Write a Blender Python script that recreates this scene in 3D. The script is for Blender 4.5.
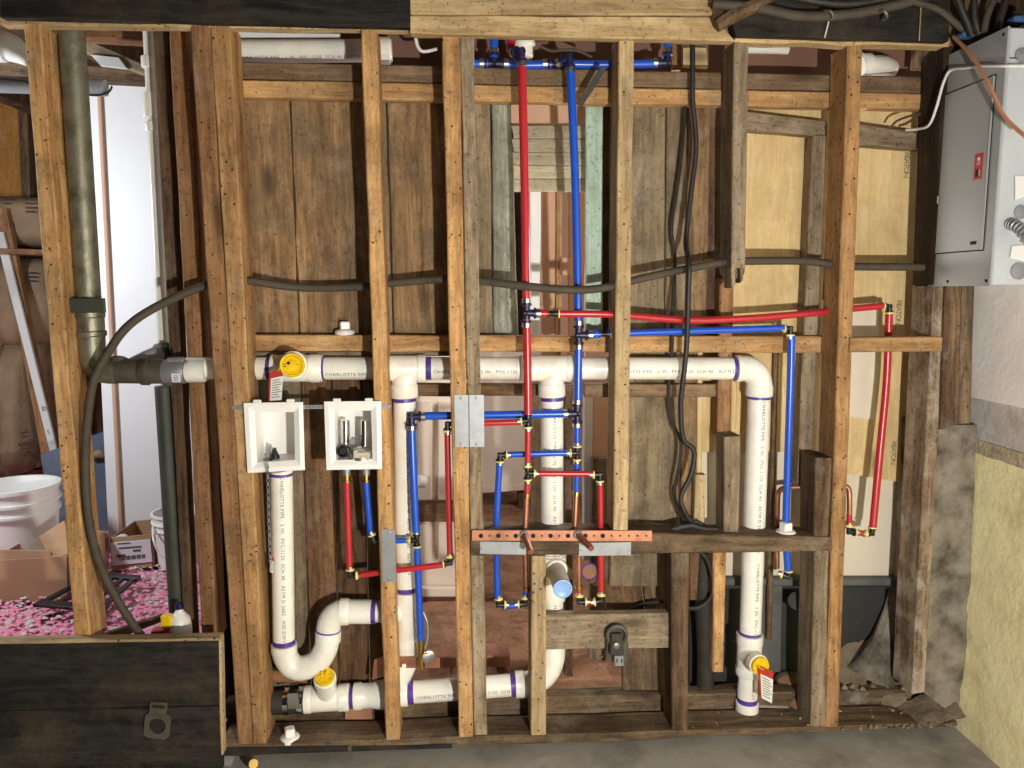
import bpy, bmesh, math, random
from mathutils import Vector, Matrix, noise

random.seed(7)
scene = bpy.context.scene
COL = scene.collection
for o in list(bpy.data.objects):
    bpy.data.objects.remove(o)

# ------------------------------------------------------------------ camera
F_PX, PITCH, YAW = 775.0, math.radians(6.9), math.radians(3.7)
CAM = Vector((-0.126, -1.95, 1.24))
cd = bpy.data.cameras.new('camera')
cd.sensor_fit = 'HORIZONTAL'
cd.sensor_width = 36.0
cd.lens = 36.0 * F_PX / 1024.0
cd.clip_start = 0.02
camo = bpy.data.objects.new('camera', cd)
COL.objects.link(camo)
camo.location = CAM
camo.rotation_euler = (math.pi / 2 - PITCH, 0, -YAW)
scene.camera = camo

# ------------------------------------------------------------------ world, lights, exposure
w = bpy.data.worlds.new('world')
scene.world = w
w.use_nodes = True
w.node_tree.nodes['Background'].inputs[0].default_value = (0.80, 0.85, 0.95, 1)
w.node_tree.nodes['Background'].inputs[1].default_value = 0.012


def lamp(name, loc, energy, color, size, kind='POINT', aim=None):
    l = bpy.data.lights.new(name, kind)
    l.energy = energy
    l.color = color
    if kind == 'AREA':
        l.size = size
    else:
        l.shadow_soft_size = size
    o = bpy.data.objects.new(name, l)
    COL.objects.link(o)
    o.location = loc
    if aim is not None:
        o.rotation_euler = (Vector(aim) - Vector(loc)).to_track_quat('-Z', 'Y').to_euler()
    return o


# the work lamp standing on the floor to the right of the photographer
lamp('work_lamp_light', (0.46, -2.10, 0.82), 174, (1.0, 0.955, 0.88), 0.03)
# weak unseen lamp added overhead as fill on the camera side
lamp('workshop_fill_light', (-0.6, -2.6, 2.05), 4, (1.0, 0.92, 0.80), 0.25)
# unseen lamp added for the cool light of the store room at left
lamp('store_room_light', (-2.30, 0.50, 1.55), 84, (0.88, 0.94, 1.0), 0.12)
# unseen lamp added behind the boards to brighten the middle room
lamp('middle_room_fill', (0.62, 0.55, 1.35), 30, (1.0, 0.93, 0.86), 0.1)

vs = scene.view_settings
vs.view_transform = 'Standard'
vs.look = 'None'
vs.exposure = 0.0
vs.gamma = 1.0
vs.use_curve_mapping = False

# ------------------------------------------------------------------ picture -> place
FWD = Vector((math.sin(YAW) * math.cos(PITCH), math.cos(YAW) * math.cos(PITCH), -math.sin(PITCH)))
RGT = Vector((math.cos(YAW), -math.sin(YAW), 0))
UPV = RGT.cross(FWD)


def ray(x, y):
    return FWD * F_PX + RGT * (x - 512) + UPV * (384 - y)


def P(x, y, Y=0.0):
    d = ray(x, y)
    return CAM + d * ((Y - CAM.y) / d.y)


def PX(x, y, X):
    d = ray(x, y)
    return CAM + d * ((X - CAM.x) / d.x)


def PZ(x, y, Z):
    d = ray(x, y)
    return CAM + d * ((Z - CAM.z) / d.z)


def mpp(x, y, Y):
    """metres covered by one pixel at that spot"""
    return (P(x, y, Y) - CAM).dot(FWD) / F_PX


# ------------------------------------------------------------------ materials
def lin(c):
    r = []
    for v in c[:3]:
        v = v / 255.0
        r.append(v / 12.92 if v <= 0.04045 else ((v + 0.055) / 1.055) ** 2.4)
    return (r[0], r[1], r[2], 1.0)


class NT:
    def __init__(s, name):
        m = bpy.data.materials.new(name)
        m.use_nodes = True
        s.m = m
        s.t = m.node_tree
        s.b = s.t.nodes['Principled BSDF']

    def n(s, kind, **k):
        x = s.t.nodes.new(kind)
        for a, v in k.items():
            setattr(x, a, v)
        return x

    def l(s, a, b):
        s.t.links.new(a, b)

    def noise(s, vec, scale, detail=4.0, rough=0.6):
        x = s.n('ShaderNodeTexNoise')
        x.inputs['Scale'].default_value = scale
        x.inputs['Detail'].default_value = detail
        x.inputs['Roughness'].default_value = rough
        s.l(vec, x.inputs['Vector'])
        return x.outputs[0]

    def ramp(s, fac, stops):
        x = s.n('ShaderNodeValToRGB')
        e = x.color_ramp.elements
        while len(e) < len(stops):
            e.new(0.5)
        for i, (p, c) in enumerate(stops):
            e[i].position = p
            e[i].color = c if len(c) == 4 else (*c, 1)
        s.l(fac, x.inputs[0])
        return x.outputs[0]

    def mix(s, fac, a, b, mode='MIX'):
        x = s.n('ShaderNodeMix', data_type='RGBA', blend_type=mode)
        for sock, v in ((x.inputs[0], fac), (x.inputs[6], a), (x.inputs[7], b)):
            if hasattr(v, 'links'):
                s.l(v, sock)
            else:
                sock.default_value = v
        return x.outputs[2]

    def coords(s, scale=(1, 1, 1)):
        tc = s.n('ShaderNodeTexCoord')
        oi = s.n('ShaderNodeObjectInfo')
        mul = s.n('ShaderNodeMath', operation='MULTIPLY')
        s.l(oi.outputs['Random'], mul.inputs[0])
        mul.inputs[1].default_value = 53.0
        add = s.n('ShaderNodeVectorMath', operation='ADD')
        s.l(tc.outputs['Object'], add.inputs[0])
        s.l(mul.outputs[0], add.inputs[1])
        s.rand = oi.outputs['Random']
        s.raw = add.outputs[0]
        mp = s.n('ShaderNodeMapping')
        s.l(add.outputs[0], mp.inputs['Vector'])
        mp.inputs['Scale'].default_value = scale
        return mp.outputs[0]

    def bump(s, h, strength=0.3, dist=0.002):
        x = s.n('ShaderNodeBump')
        x.inputs['Strength'].default_value = strength
        x.inputs['Distance'].default_value = dist
        s.l(h, x.inputs['Height'])
        s.l(x.outputs[0], s.b.inputs['Normal'])


def wood(name, light, dark, stain=(70, 58, 45), stain_amt=0.5, rough=0.8, nails=0.5, var=0.22, streak=0.55, bloom=0.40, holes=42, speck=0.7):
    m = NT(name)
    g = m.coords((1, 1, 0.045))
    # wobble the grain so that it runs in flames round the knots
    wob = m.n('ShaderNodeTexNoise')
    wob.inputs['Scale'].default_value = 5.0
    wob.inputs['Detail'].default_value = 2.0
    m.l(m.raw, wob.inputs['Vector'])
    sc = m.n('ShaderNodeVectorMath', operation='SCALE')
    m.l(wob.outputs['Color'], sc.inputs[0])
    sc.inputs['Scale'].default_value = 0.045
    ad = m.n('ShaderNodeVectorMath', operation='ADD')
    m.l(g, ad.inputs[0])
    m.l(sc.outputs[0], ad.inputs[1])
    gw = ad.outputs[0]
    big = m.noise(gw, 20, 6, 0.7)
    rings = m.noise(gw, 62, 4, 0.7)
    fine = m.noise(g, 210, 3, 0.6)
    c = m.ramp(big, [(0.34, lin(dark)), (0.50, lin([(a + b) / 2 for a, b in zip(light, dark)])), (0.66, lin(light))])
    rg = m.ramp(rings, [(0.36, (1 - streak,) * 3), (0.52, (1.0,) * 3), (0.70, (1.10,) * 3)])
    c = m.mix(0.85, c, rg, 'MULTIPLY')
    fl = m.ramp(fine, [(0.32, (1 - streak * 0.8,) * 3), (0.58, (1.06,) * 3)])
    c = m.mix(0.7, c, fl, 'MULTIPLY')
    # old stains and handling dirt, blotchy and speckled
    st = m.noise(m.raw, 6.0, 8, 0.75)
    sf = m.ramp(st, [(0.47, (0, 0, 0)), (0.68, (stain_amt,) * 3)])
    c = m.mix(sf, c, lin(stain))
    sp = m.noise(m.raw, 95, 4, 0.7)
    sf2 = m.ramp(sp, [(0.57, (0, 0, 0)), (0.68, (speck,) * 3)])
    c = m.mix(sf2, c, lin([a * 0.55 for a in dark]))
    # pale dust and mineral bloom
    dn = m.noise(m.raw, 11.0, 6, 0.7)
    df = m.ramp(dn, [(0.52, (0, 0, 0)), (0.75, (bloom,) * 3)])
    c = m.mix(df, c, lin([min(255, a * 0.55 + 88) for a in light]))
    # nail holes and knots
    if nails:
        v = m.n('ShaderNodeTexVoronoi')
        v.inputs['Scale'].default_value = holes
        m.l(m.raw, v.inputs['Vector'])
        kn = m.ramp(v.outputs['Distance'], [(0.09, (nails,) * 3), (0.15, (0, 0, 0))])
        c = m.mix(kn, c, lin((30, 20, 12)))
    mp2 = m.n('ShaderNodeMapping')
    m.l(m.raw, mp2.inputs['Vector'])
    mp2.inputs['Scale'].default_value = (1, 1, 0.4)
    v2 = m.n('ShaderNodeTexVoronoi')
    v2.inputs['Scale'].default_value = 6.5
    m.l(mp2.outputs[0], v2.inputs['Vector'])
    kn2 = m.ramp(v2.outputs['Distance'], [(0.05, (0.7,) * 3), (0.15, (0, 0, 0))])
    c = m.mix(kn2, c, lin([a * 0.5 for a in dark]))
    # every piece of timber a bit different
    rv = m.ramp(m.rand, [(0.0, (1 - var,) * 3), (1.0, (1 + var * 0.5,) * 3)])
    c = m.mix(1.0, c, rv, 'MULTIPLY')
    m.l(c, m.b.inputs['Base Color'])
    m.b.inputs['Roughness'].default_value = rough
    m.b.inputs['Specular IOR Level'].default_value = 0.25
    m.bump(rings, 0.5, 0.003)
    return m.m


def plain(name, col, rough=0.5, metal=0.0, dirt=None, dirt_amt=0.4, scale=9.0, bump=0.0, bscale=60.0, spec=0.5, bdist=0.003, lo=0.45, hi=0.75):
    m = NT(name)
    v = m.coords()
    if dirt is not None:
        nz = m.noise(v, scale, 6, 0.65)
        f = m.ramp(nz, [(lo, (0, 0, 0)), (hi, (dirt_amt,) * 3)])
        m.l(m.mix(f, lin(col), lin(dirt)), m.b.inputs['Base Color'])
    else:
        m.b.inputs['Base Color'].default_value = lin(col)
    m.b.inputs['Roughness'].default_value = rough
    m.b.inputs['Metallic'].default_value = metal
    m.b.inputs['Specular IOR Level'].default_value = spec
    if bump:
        m.bump(m.noise(v, bscale, 6, 0.65), bump, bdist)
    return m.m


M = {}
M['stud_gold'] = wood('gold_pine', (212, 168, 114), (160, 116, 72), (94, 70, 46), 0.6, nails=0.95, streak=0.4)
M['stud_red'] = wood('red_pine', (182, 138, 96), (132, 92, 58), (96, 74, 54), 0.6, nails=0.8, streak=0.4)
M['stud_tan'] = wood('tan_pine', (208, 184, 142), (164, 138, 100), (118, 100, 76), 0.5, nails=0.95, streak=0.35)
M['stud_grey'] = wood('grey_timber', (176, 158, 130), (122, 104, 82), (84, 70, 56), 0.6, nails=0.6, streak=0.5)
M['stud_dark'] = wood('dark_timber', (134, 108, 80), (84, 62, 44), (58, 46, 36), 0.6, nails=0.5)
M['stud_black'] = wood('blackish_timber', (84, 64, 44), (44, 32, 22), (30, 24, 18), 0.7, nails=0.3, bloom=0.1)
M['board'] = wood('old_board', (184, 148, 106), (112, 86, 60), (104, 92, 74), 0.85, nails=0.35, streak=0.45)
M['board_grey'] = wood('grey_board', (162, 144, 116), (114, 98, 76), (92, 82, 66), 0.75, nails=0.4, streak=0.38)
M['board_brown'] = wood('brown_board', (140, 106, 74), (92, 66, 44), (72, 56, 42), 0.7, nails=0.3)
M['rail_gold'] = wood('rail_pine', (204, 164, 112), (154, 114, 74), (104, 80, 56), 0.6, nails=0.5, streak=0.35)
M['rail_brown'] = wood('rail_brown', (158, 130, 100), (110, 88, 66), (82, 68, 54), 0.6, nails=0.3, streak=0.35)
M['header_light'] = wood('header_pine', (214, 188, 142), (172, 142, 98), (140, 114, 80), 0.6, nails=0.5, streak=0.35)
M['paint_weathered'] = wood('weathered_paint_board', (192, 198, 184), (140, 138, 118), (116, 110, 92), 0.75, nails=0.4, streak=0.45)
M['paint_green'] = wood('green_paint_casing', (194, 216, 202), (166, 190, 172), (140, 146, 124), 0.6, nails=0.5, streak=0.2)
M['black_board'] = wood('black_painted_board', (56, 53, 49), (26, 25, 23), (92, 76, 56), 0.4, rough=0.58, nails=0.2, streak=0.65, bloom=0.06)
M['plywood'] = wood('plywood_panel', (220, 196, 146), (202, 174, 122), (164, 138, 96), 0.5, nails=0.06, streak=0.12, var=0.05, speck=0.15)
M['plank_dirty'] = wood('dirty_plank', (146, 122, 94), (94, 76, 56), (62, 52, 42), 0.75, nails=0.3)
M['lap'] = wood('cream_lap_siding', (212, 202, 178), (184, 172, 144), (160, 144, 116), 0.5, nails=0.2, streak=0.22)
M['paint_splash'] = wood('paint_splashed_timber', (176, 156, 128), (98, 76, 56), (206, 196, 178), 0.8, nails=0.3)
M['pvc'] = plain('white_pvc', (238, 236, 226), 0.32, dirt=(205, 196, 176), dirt_amt=0.5, scale=14)
M['purple'] = plain('purple_primer', (92, 62, 150), 0.4, dirt=(40, 26, 96), dirt_amt=0.8, scale=30)
M['print'] = plain('black_print', (92, 88, 84), 0.6)
M['print_dark'] = plain('dark_print', (52, 48, 44), 0.6)
M['print_grey'] = plain('grey_print', (96, 90, 80), 0.6)
M['yellow'] = plain('yellow_plastic', (240, 200, 20), 0.35, dirt=(190, 146, 10), dirt_amt=0.5, scale=50)
M['red_pex'] = plain('red_pex', (184, 42, 50), 0.28, dirt=(152, 28, 38), dirt_amt=0.5)
M['blue_pex'] = plain('blue_pex', (30, 84, 196), 0.28, dirt=(20, 60, 166), dirt_amt=0.5)
M['blue_dull'] = plain('dull_blue_plastic', (60, 96, 140), 0.6)
M['fit'] = plain('black_fitting', (26, 26, 32), 0.4)
M['ring_y'] = plain('yellow_ring', (238, 222, 130), 0.4)
M['ring_s'] = plain('steel_ring', (205, 205, 205), 0.28, 1.0)
M['navy'] = plain('navy_fitting', (24, 28, 66), 0.4)
M['brass'] = plain('brass', (176, 146, 82), 0.32, 1.0)
M['copper'] = plain('copper', (178, 124, 98), 0.45, 0.8, dirt=(104, 76, 60), dirt_amt=0.7, scale=20)
M['copper_wire'] = plain('copper_wire', (216, 152, 120), 0.45, 0.25)
M['galv'] = plain('galvanised_steel', (150, 153, 156), 0.5, 0.6, dirt=(112, 114, 116), dirt_amt=0.6, scale=25)
M['chrome'] = plain('chrome', (222, 222, 220), 0.14, 1.0)
M['black_rubber'] = plain('black_rubber', (44, 42, 38), 0.7, dirt=(78, 70, 58), dirt_amt=0.6, scale=14)
M['cable'] = plain('dusty_black_cable', (72, 64, 52), 0.75, dirt=(46, 40, 34), dirt_amt=0.8, scale=20, bump=0.2)
M['cable_black'] = plain('black_cable', (34, 30, 27), 0.55, dirt=(66, 58, 48), dirt_amt=0.5, scale=16)
M['iron'] = plain('old_iron_pipe', (132, 130, 112), 0.42, 0.55, dirt=(66, 62, 50), dirt_amt=0.95, scale=22, bump=0.5, bscale=70)
M['iron_dark'] = plain('dark_iron_pipe', (84, 80, 66), 0.6, 0.2, dirt=(48, 42, 34), dirt_amt=0.9, scale=14, bump=0.4)
M['white_plastic'] = plain('white_plastic', (240, 238, 234), 0.35)
M['panel_grey'] = plain('grey_enamel', (150, 154, 154), 0.5, dirt=(134, 138, 138), dirt_amt=0.4, scale=5)
M['panel_steel'] = plain('pale_steel', (186, 192, 194), 0.5, 0.15, dirt=(160, 166, 168), dirt_amt=0.5, scale=6)
M['red_label'] = plain('red_label', (170, 40, 30), 0.5)
M['white_paper'] = plain('white_paper', (224, 218, 226), 0.7, dirt=(196, 186, 200), dirt_amt=0.3, scale=12)
M['tag_white'] = plain('tag_white', (214, 214, 210), 0.6)
M['cardboard'] = plain('cardboard', (176, 140, 108), 0.85, dirt=(150, 116, 88), dirt_amt=0.5, scale=8)
M['kraft'] = plain('kraft_paper', (158, 132, 104), 0.8, dirt=(124, 102, 80), dirt_amt=0.7, scale=7, bump=0.5, bscale=14, bdist=0.02)
M['white_board'] = plain('white_slab', (236, 236, 236), 0.5, dirt=(214, 212, 208), dirt_amt=0.3, scale=3)
M['door_white'] = plain('offwhite_door', (228, 212, 196), 0.55, dirt=(206, 186, 168), dirt_amt=0.4, scale=4)
M['pinkish'] = plain('pinkish_wall', (204, 164, 138), 0.75, dirt=(176, 138, 116), dirt_amt=0.4, scale=4)
M['brown_beam'] = plain('brown_painted_beam', (122, 88, 72), 0.7, dirt=(92, 66, 54), dirt_amt=0.5, scale=5)
M['drywall'] = plain('drywall', (214, 204, 184), 0.85, dirt=(192, 178, 152), dirt_amt=0.5, scale=4)
M['stucco_yellow'] = plain('yellow_stucco', (250, 240, 188), 0.8, dirt=(222, 206, 150), dirt_amt=0.9, scale=9, bump=0.6, bscale=30, bdist=0.007)
M['ledge'] = plain('chipped_ledge', (196, 184, 152), 0.9, dirt=(110, 100, 84), dirt_amt=0.9, scale=22, bump=0.8, bscale=60, bdist=0.008)
M['block_white'] = plain('grey_white_block', (206, 200, 194), 0.8, dirt=(160, 152, 142), dirt_amt=0.8, scale=12, bump=0.5, bscale=40, bdist=0.006)
M['stucco_white'] = plain('white_painted_concrete', (246, 242, 238), 0.75, dirt=(222, 216, 210), dirt_amt=0.6, scale=5, bump=0.35, bscale=50, bdist=0.005)
M['concrete_old'] = plain('old_concrete', (138, 130, 116), 0.9, dirt=(58, 50, 40), dirt_amt=0.95, scale=9, lo=0.42, hi=0.66, bump=0.8, bscale=30, bdist=0.008)
M['floor'] = plain('concrete_floor', (158, 152, 142), 0.75, dirt=(104, 98, 88), dirt_amt=0.9, scale=7, bump=0.5, bscale=30)
M['dirt'] = plain('dirt_floor', (172, 128, 98), 0.95, dirt=(104, 74, 52), dirt_amt=0.95, scale=17, bump=0.9, bscale=40, bdist=0.01)
M['earth'] = plain('grey_earth', (128, 114, 94), 0.95, dirt=(84, 74, 60), dirt_amt=0.9, scale=14, bump=0.9, bscale=60, bdist=0.01)
M['membrane'] = plain('black_membrane', (46, 46, 44), 0.7, dirt=(26, 26, 25), dirt_amt=0.8, scale=6)
M['membrane_grey'] = plain('grey_flashing', (92, 92, 88), 0.6, dirt=(62, 62, 60), dirt_amt=0.8, scale=12)
M['stone'] = plain('grey_stone', (140, 126, 104), 0.95, dirt=(96, 84, 68), dirt_amt=0.8, scale=14, bump=0.8, bscale=50, bdist=0.006)
M['pink'] = plain('pink_insulation', (236, 150, 178), 0.95, dirt=(214, 206, 204), dirt_amt=0.9, scale=16, bump=1.0, bscale=90, bdist=0.01)
M['pink_fluff'] = plain('pink_fluff', (240, 140, 172), 0.95)
M['grey_fluff'] = plain('pale_fluff', (206, 198, 198), 0.95)
M['dark_post'] = plain('dark_green_pipe', (58, 62, 52), 0.6, dirt=(40, 42, 36), dirt_amt=0.7, scale=10)
M['grey_pipe'] = plain('grey_pipe', (150, 154, 160), 0.45)
M['bluecap'] = plain('blue_test_cap', (136, 172, 228), 0.35)
M['brick'] = plain('red_brick', (170, 122, 96), 0.9, dirt=(130, 84, 60), dirt_amt=0.7, scale=16, bump=0.6)
M['rust'] = plain('rusty_pipe', (150, 112, 84), 0.8, dirt=(110, 78, 56), dirt_amt=0.7, scale=14)
M['dark'] = plain('dark_recess', (30, 26, 22), 0.9)
M['blue_tarp'] = plain('grey_blue_cloth', (96, 106, 124), 0.85, dirt=(70, 78, 92), dirt_amt=0.6, scale=10)
M['orange_ply'] = wood('orange_plywood', (206, 152, 80), (170, 118, 56), (150, 100, 48), 0.4, nails=0.0, streak=0.2)

# ------------------------------------------------------------------ object helpers
WM = {}


def put(o, mat4, parent=None):
    WM[o.name] = mat4
    if parent is not None:
        o.parent = parent
        o.matrix_parent_inverse = WM[parent.name].inverted()
    o.matrix_basis = mat4


def tag(o, label=None, cat=None, group=None, kind=None):
    if label:
        o['label'] = label
    if cat:
        o['category'] = cat
    if group:
        o['group'] = group
    if kind:
        o['kind'] = kind
    return o


def empty(name, loc, label=None, cat=None, group=None, kind=None, parent=None):
    o = bpy.data.objects.new(name, None)
    o.empty_display_size = 0.05
    COL.objects.link(o)
    put(o, Matrix.Translation(loc), parent)
    return tag(o, label, cat, group, kind)


def mk(name, verts, faces, mat, mat4=None, parent=None, smooth=True, sharp=38, local=False, weld=False):
    """verts are world positions unless local; mat4 is the object frame"""
    if mat4 is None:
        c = Vector((0, 0, 0))
        for v in verts:
            c += Vector(v)
        mat4 = Matrix.Translation(c / len(verts))
    if not local:
        inv = mat4.inverted()
        verts = [inv @ Vector(v) for v in verts]
    me = bpy.data.meshes.new(name)
    me.from_pydata([tuple(v) for v in verts], [], faces)
    bm = bmesh.new()
    bm.from_mesh(me)
    if weld:
        bmesh.ops.remove_doubles(bm, verts=bm.verts, dist=1e-5)
    bmesh.ops.recalc_face_normals(bm, faces=bm.faces)
    lim = math.radians(sharp)
    for e in bm.edges:
        if len(e.link_faces) == 2 and e.calc_face_angle(0) > lim:
            e.smooth = False
    for f in bm.faces:
        f.smooth = smooth
    bm.to_mesh(me)
    bm.free()
    me.materials.append(mat)
    o = bpy.data.objects.new(name, me)
    COL.objects.link(o)
    put(o, mat4, parent)
    return o


def frame(origin, z, xh=Vector((1, 0, 0))):
    z = z.normalized()
    x = xh - z * xh.dot(z)
    if x.length < 1e-4:
        x = Vector((0, 1, 0)) - z * z.y
    x.normalize()
    y = z.cross(x)
    m = Matrix((x, y, z)).transposed().to_4x4()
    m.translation = origin
    return m


def beam(name, quad, Y, depth, mat, label=None, cat=None, parent=None, group=None, kind=None, seg=None, jit=0.0016, ch=0.003, along=None, back=None):
    """a piece of timber or sheet whose front face shows at quad (TL, TR, BR, BL pixels) at distance Y, depth thick"""
    ys = Y if isinstance(Y, (list, tuple)) else (Y,) * 4
    tl, tr, br, bl = [P(q[0], q[1], yy) for q, yy in zip(quad, ys)]
    return beam3(name, tl, tr, br, bl, Vector((0, depth, 0)), mat, label, cat, parent, group, kind, seg, jit, ch, along)


def beam3(name, tl, tr, br, bl, dv, mat, label=None, cat=None, parent=None, group=None, kind=None, seg=None, jit=0.0016, ch=0.003, along=None):
    hgt = ((tl + tr) / 2 - (bl + br) / 2).length
    wid = ((tr + br) / 2 - (tl + bl) / 2).length
    vertical = hgt >= wid if along is None else along == 'v'
    if vertical:
        a0, a1, b0, b1 = bl, tl, br, tr
    else:
        a0, a1, b0, b1 = bl, br, tl, tr
    L = max(hgt, wid)
    S = min(hgt, wid)
    if not vertical:
        pass
    n = seg or max(2, min(16, int(L / 0.09)))
    ch = min(ch, S * 0.2, dv.length * 0.3)
    verts, faces = [], []
    sd = random.random() * 100
    for i in range(n + 1):
        t = i / n
        a = a0.lerp(a1, t)
        b = b0.lerp(b1, t)
        if 0 < i < n and jit:
            u = (b - a).normalized()
            a = a + u * (noise.noise((sd, t * L * 9, 0)) * jit * 1.6)
            b = b + u * (noise.noise((sd, t * L * 9, 5)) * jit * 1.6)
        u = (b - a).normalized() * ch
        d = dv.normalized() * ch
        corners = [(a, u, d), (b, -u, d), (b + dv, -u, -d), (a + dv, u, -d)]
        p = [a + d, a + u, b - u, b + d, b + dv - d, b + dv - u, a + dv + u, a + dv - d]
        verts += p
    for i in range(n):
        for k in range(8):
            faces.append((i * 8 + k, i * 8 + (k + 1) % 8, (i + 1) * 8 + (k + 1) % 8, (i + 1) * 8 + k))
    faces.append(tuple(range(7, -1, -1)))
    faces.append(tuple(n * 8 + k for k in range(8)))
    c0 = (a0 + b0) / 2
    c1 = (a1 + b1) / 2
    m4 = frame((c0 + c1) / 2 + dv / 2, c1 - c0, b0 - a0)
    o = mk(name, verts, faces, mat, m4, parent, smooth=False)
    return tag(o, label, cat, group, kind)


def box3(name, c, size, mat, parent=None, rot=None, ch=0.002):
    """bevelled box centred at c"""
    sx, sy, sz = [s / 2 for s in size]
    bm = bmesh.new()
    bmesh.ops.create_cube(bm, size=1)
    for v in bm.verts:
        v.co = Vector((v.co.x * 2 * sx, v.co.y * 2 * sy, v.co.z * 2 * sz))
    if ch:
        bmesh.ops.bevel(bm, geom=list(bm.edges), offset=min(ch, min(size) * 0.3), segments=1, affect='EDGES')
    verts = [v.co.copy() for v in bm.verts]
    bm.verts.index_update()
    faces = [tuple(v.index for v in f.verts) for f in bm.faces]
    bm.free()
    m4 = (rot.to_4x4() if rot is not None else Matrix.Identity(4))
    m4 = Matrix.Translation(c) @ m4
    return mk(name, verts, faces, mat, m4, parent, smooth=False, local=True)


def lathe_data(prof, seg=24, caps=True):
    verts, faces = [], []
    for (z, r) in prof:
        for k in range(seg):
            a = 2 * math.pi * k / seg
            verts.append(Vector((r * math.cos(a), r * math.sin(a), z)))
    n = len(prof)
    for i in range(n - 1):
        for k in range(seg):
            k2 = (k + 1) % seg
            faces.append((i * seg + k, i * seg + k2, (i + 1) * seg + k2, (i + 1) * seg + k))
    if caps:
        faces.append(tuple(range(seg - 1, -1, -1)))
        faces.append(tuple((n - 1) * seg + k for k in range(seg)))
    return verts, faces


def lathe(name, p0, d, prof, mat, parent=None, seg=24, caps=True, label=None, cat=None, **k):
    v, f = lathe_data(prof, seg, caps)
    o = mk(name, v, f, mat, frame(p0, d), parent, local=True, **k)
    return tag(o, label, cat)


def cyl(name, p0, p1, r, mat, parent=None, seg=24, r1=None):
    L = (p1 - p0).length
    b = min(0.0015, r * 0.15)
    r1 = r if r1 is None else r1
    return lathe(name, p0, p1 - p0, [(0, r - b), (b, r), (L - b, r1), (L, r1 - b)], mat, parent, seg)


def smooth_path(pts, n=8):
    out = []
    m = len(pts)
    for i in range(m - 1):
        p0 = pts[max(i - 1, 0)]
        p1, p2 = pts[i], pts[i + 1]
        p3 = pts[min(i + 2, m - 1)]
        for j in range(n):
            t = j / n
            out.append(0.5 * ((2 * p1) + (p2 - p0) * t + (2 * p0 - 5 * p1 + 4 * p2 - p3) * t * t + (3 * p1 - p0 - 3 * p2 + p3) * t ** 3))
    out.append(pts[-1])
    return out


def sweep_data(pts, r, seg=12):
    rr = r if isinstance(r, (list, tuple)) else [r] * len(pts)
    verts, faces = [], []
    t = (pts[1] - pts[0]).normalized()
    nrm = t.orthogonal().normalized()
    for i, p in enumerate(pts):
        if i == 0:
            tn = t
        elif i == len(pts) - 1:
            tn = (pts[i] - pts[i - 1]).normalized()
        else:
            tn = (pts[i + 1] - pts[i - 1]).normalized()
        q = t.rotation_difference(tn)
        nrm = q @ nrm
        nrm = (nrm - tn * nrm.dot(tn)).normalized()
        t = tn
        b = t.cross(nrm)
        for k in range(seg):
            a = 2 * math.pi * k / seg
            verts.append(p + (nrm * math.cos(a) + b * math.sin(a)) * rr[i])
    for i in range(len(pts) - 1):
        for k in range(seg):
            k2 = (k + 1) % seg
            faces.append((i * seg + k, i * seg + k2, (i + 1) * seg + k2, (i + 1) * seg + k))
    faces.append(tuple(range(seg - 1, -1, -1)))
    faces.append(tuple((len(pts) - 1) * seg + k for k in range(seg)))
    return verts, faces


def sweep(name, pts, r, mat, parent=None, seg=12, curve=True, n=8, label=None, cat=None, group=None):
    if curve:
        if isinstance(r, (list, tuple)):
            r2 = []
            for i in range(len(r) - 1):
                r2 += [r[i] + (r[i + 1] - r[i]) * j / n for j in range(n)]
            r = r2 + [r[-1]]
        pts = smooth_path(pts, n)
    v, f = sweep_data(pts, r, seg)
    o = mk(name, v, f, mat, None, parent)
    return tag(o, label, cat, group)


def join_data(parts):
    V, Fc = [], []
    for v, f in parts:
        b = len(V)
        V += v
        Fc += [tuple(i + b for i in q) for q in f]
    return V, Fc


def xf(data, m4):
    return [m4 @ v for v in data[0]], data[1]


def text_mesh(body, size, spacing=1.0):
    cu = bpy.data.curves.new('print_text', 'FONT')
    cu.body = body
    cu.size = size
    cu.resolution_u = 2
    cu.space_character = spacing
    o = bpy.data.objects.new('print_text', cu)
    COL.objects.link(o)
    dg = bpy.context.evaluated_depsgraph_get()
    me = bpy.data.meshes.new_from_object(o.evaluated_get(dg))
    vs_ = [v.co.copy() for v in me.vertices]
    fs = [tuple(p.vertices) for p in me.polygons]
    bpy.data.objects.remove(o)
    bpy.data.curves.remove(cu)
    bpy.data.meshes.remove(me)
    return vs_, fs


TXT = {}


def pipe_print(pipe, p0, p1, r, start, body='CHARLOTTE PIPE   2 IN.  PVC-1120  SCH 40   ASTM D 2665   NSF-DWV', size=0.0125, ang=0.0, flip=False):
    """lettering wrapped round the pipe, running along it; ang is measured from the side facing -Y"""
    key = (body, size)
    if key not in TXT:
        TXT[key] = text_mesh(body, size, 1.15)
    tv, tf = TXT[key]
    ax = (p1 - p0)
    L = ax.length
    ax.normalize()
    front = Vector((0, -1, 0))
    front = (front - ax * front.dot(ax)).normalized()
    side = front.cross(ax)
    keep = [start + v.x < L - 0.004 for v in tv]
    idx, verts = {}, []
    for i, v in enumerate(tv):
        if keep[i]:
            idx[i] = len(verts)
            a = ang + (v.y - size * 0.35) / r
            verts.append(p0 + ax * (start + v.x) + (front * math.cos(a) + side * math.sin(a)) * (r + 0.0007))
    faces = [tuple(idx[i] for i in f) for f in tf if all(keep[i] for i in f)]
    if len(faces) > 60:
        return mk('print', verts, faces, M['print'], None, pipe, smooth=False)


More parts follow.
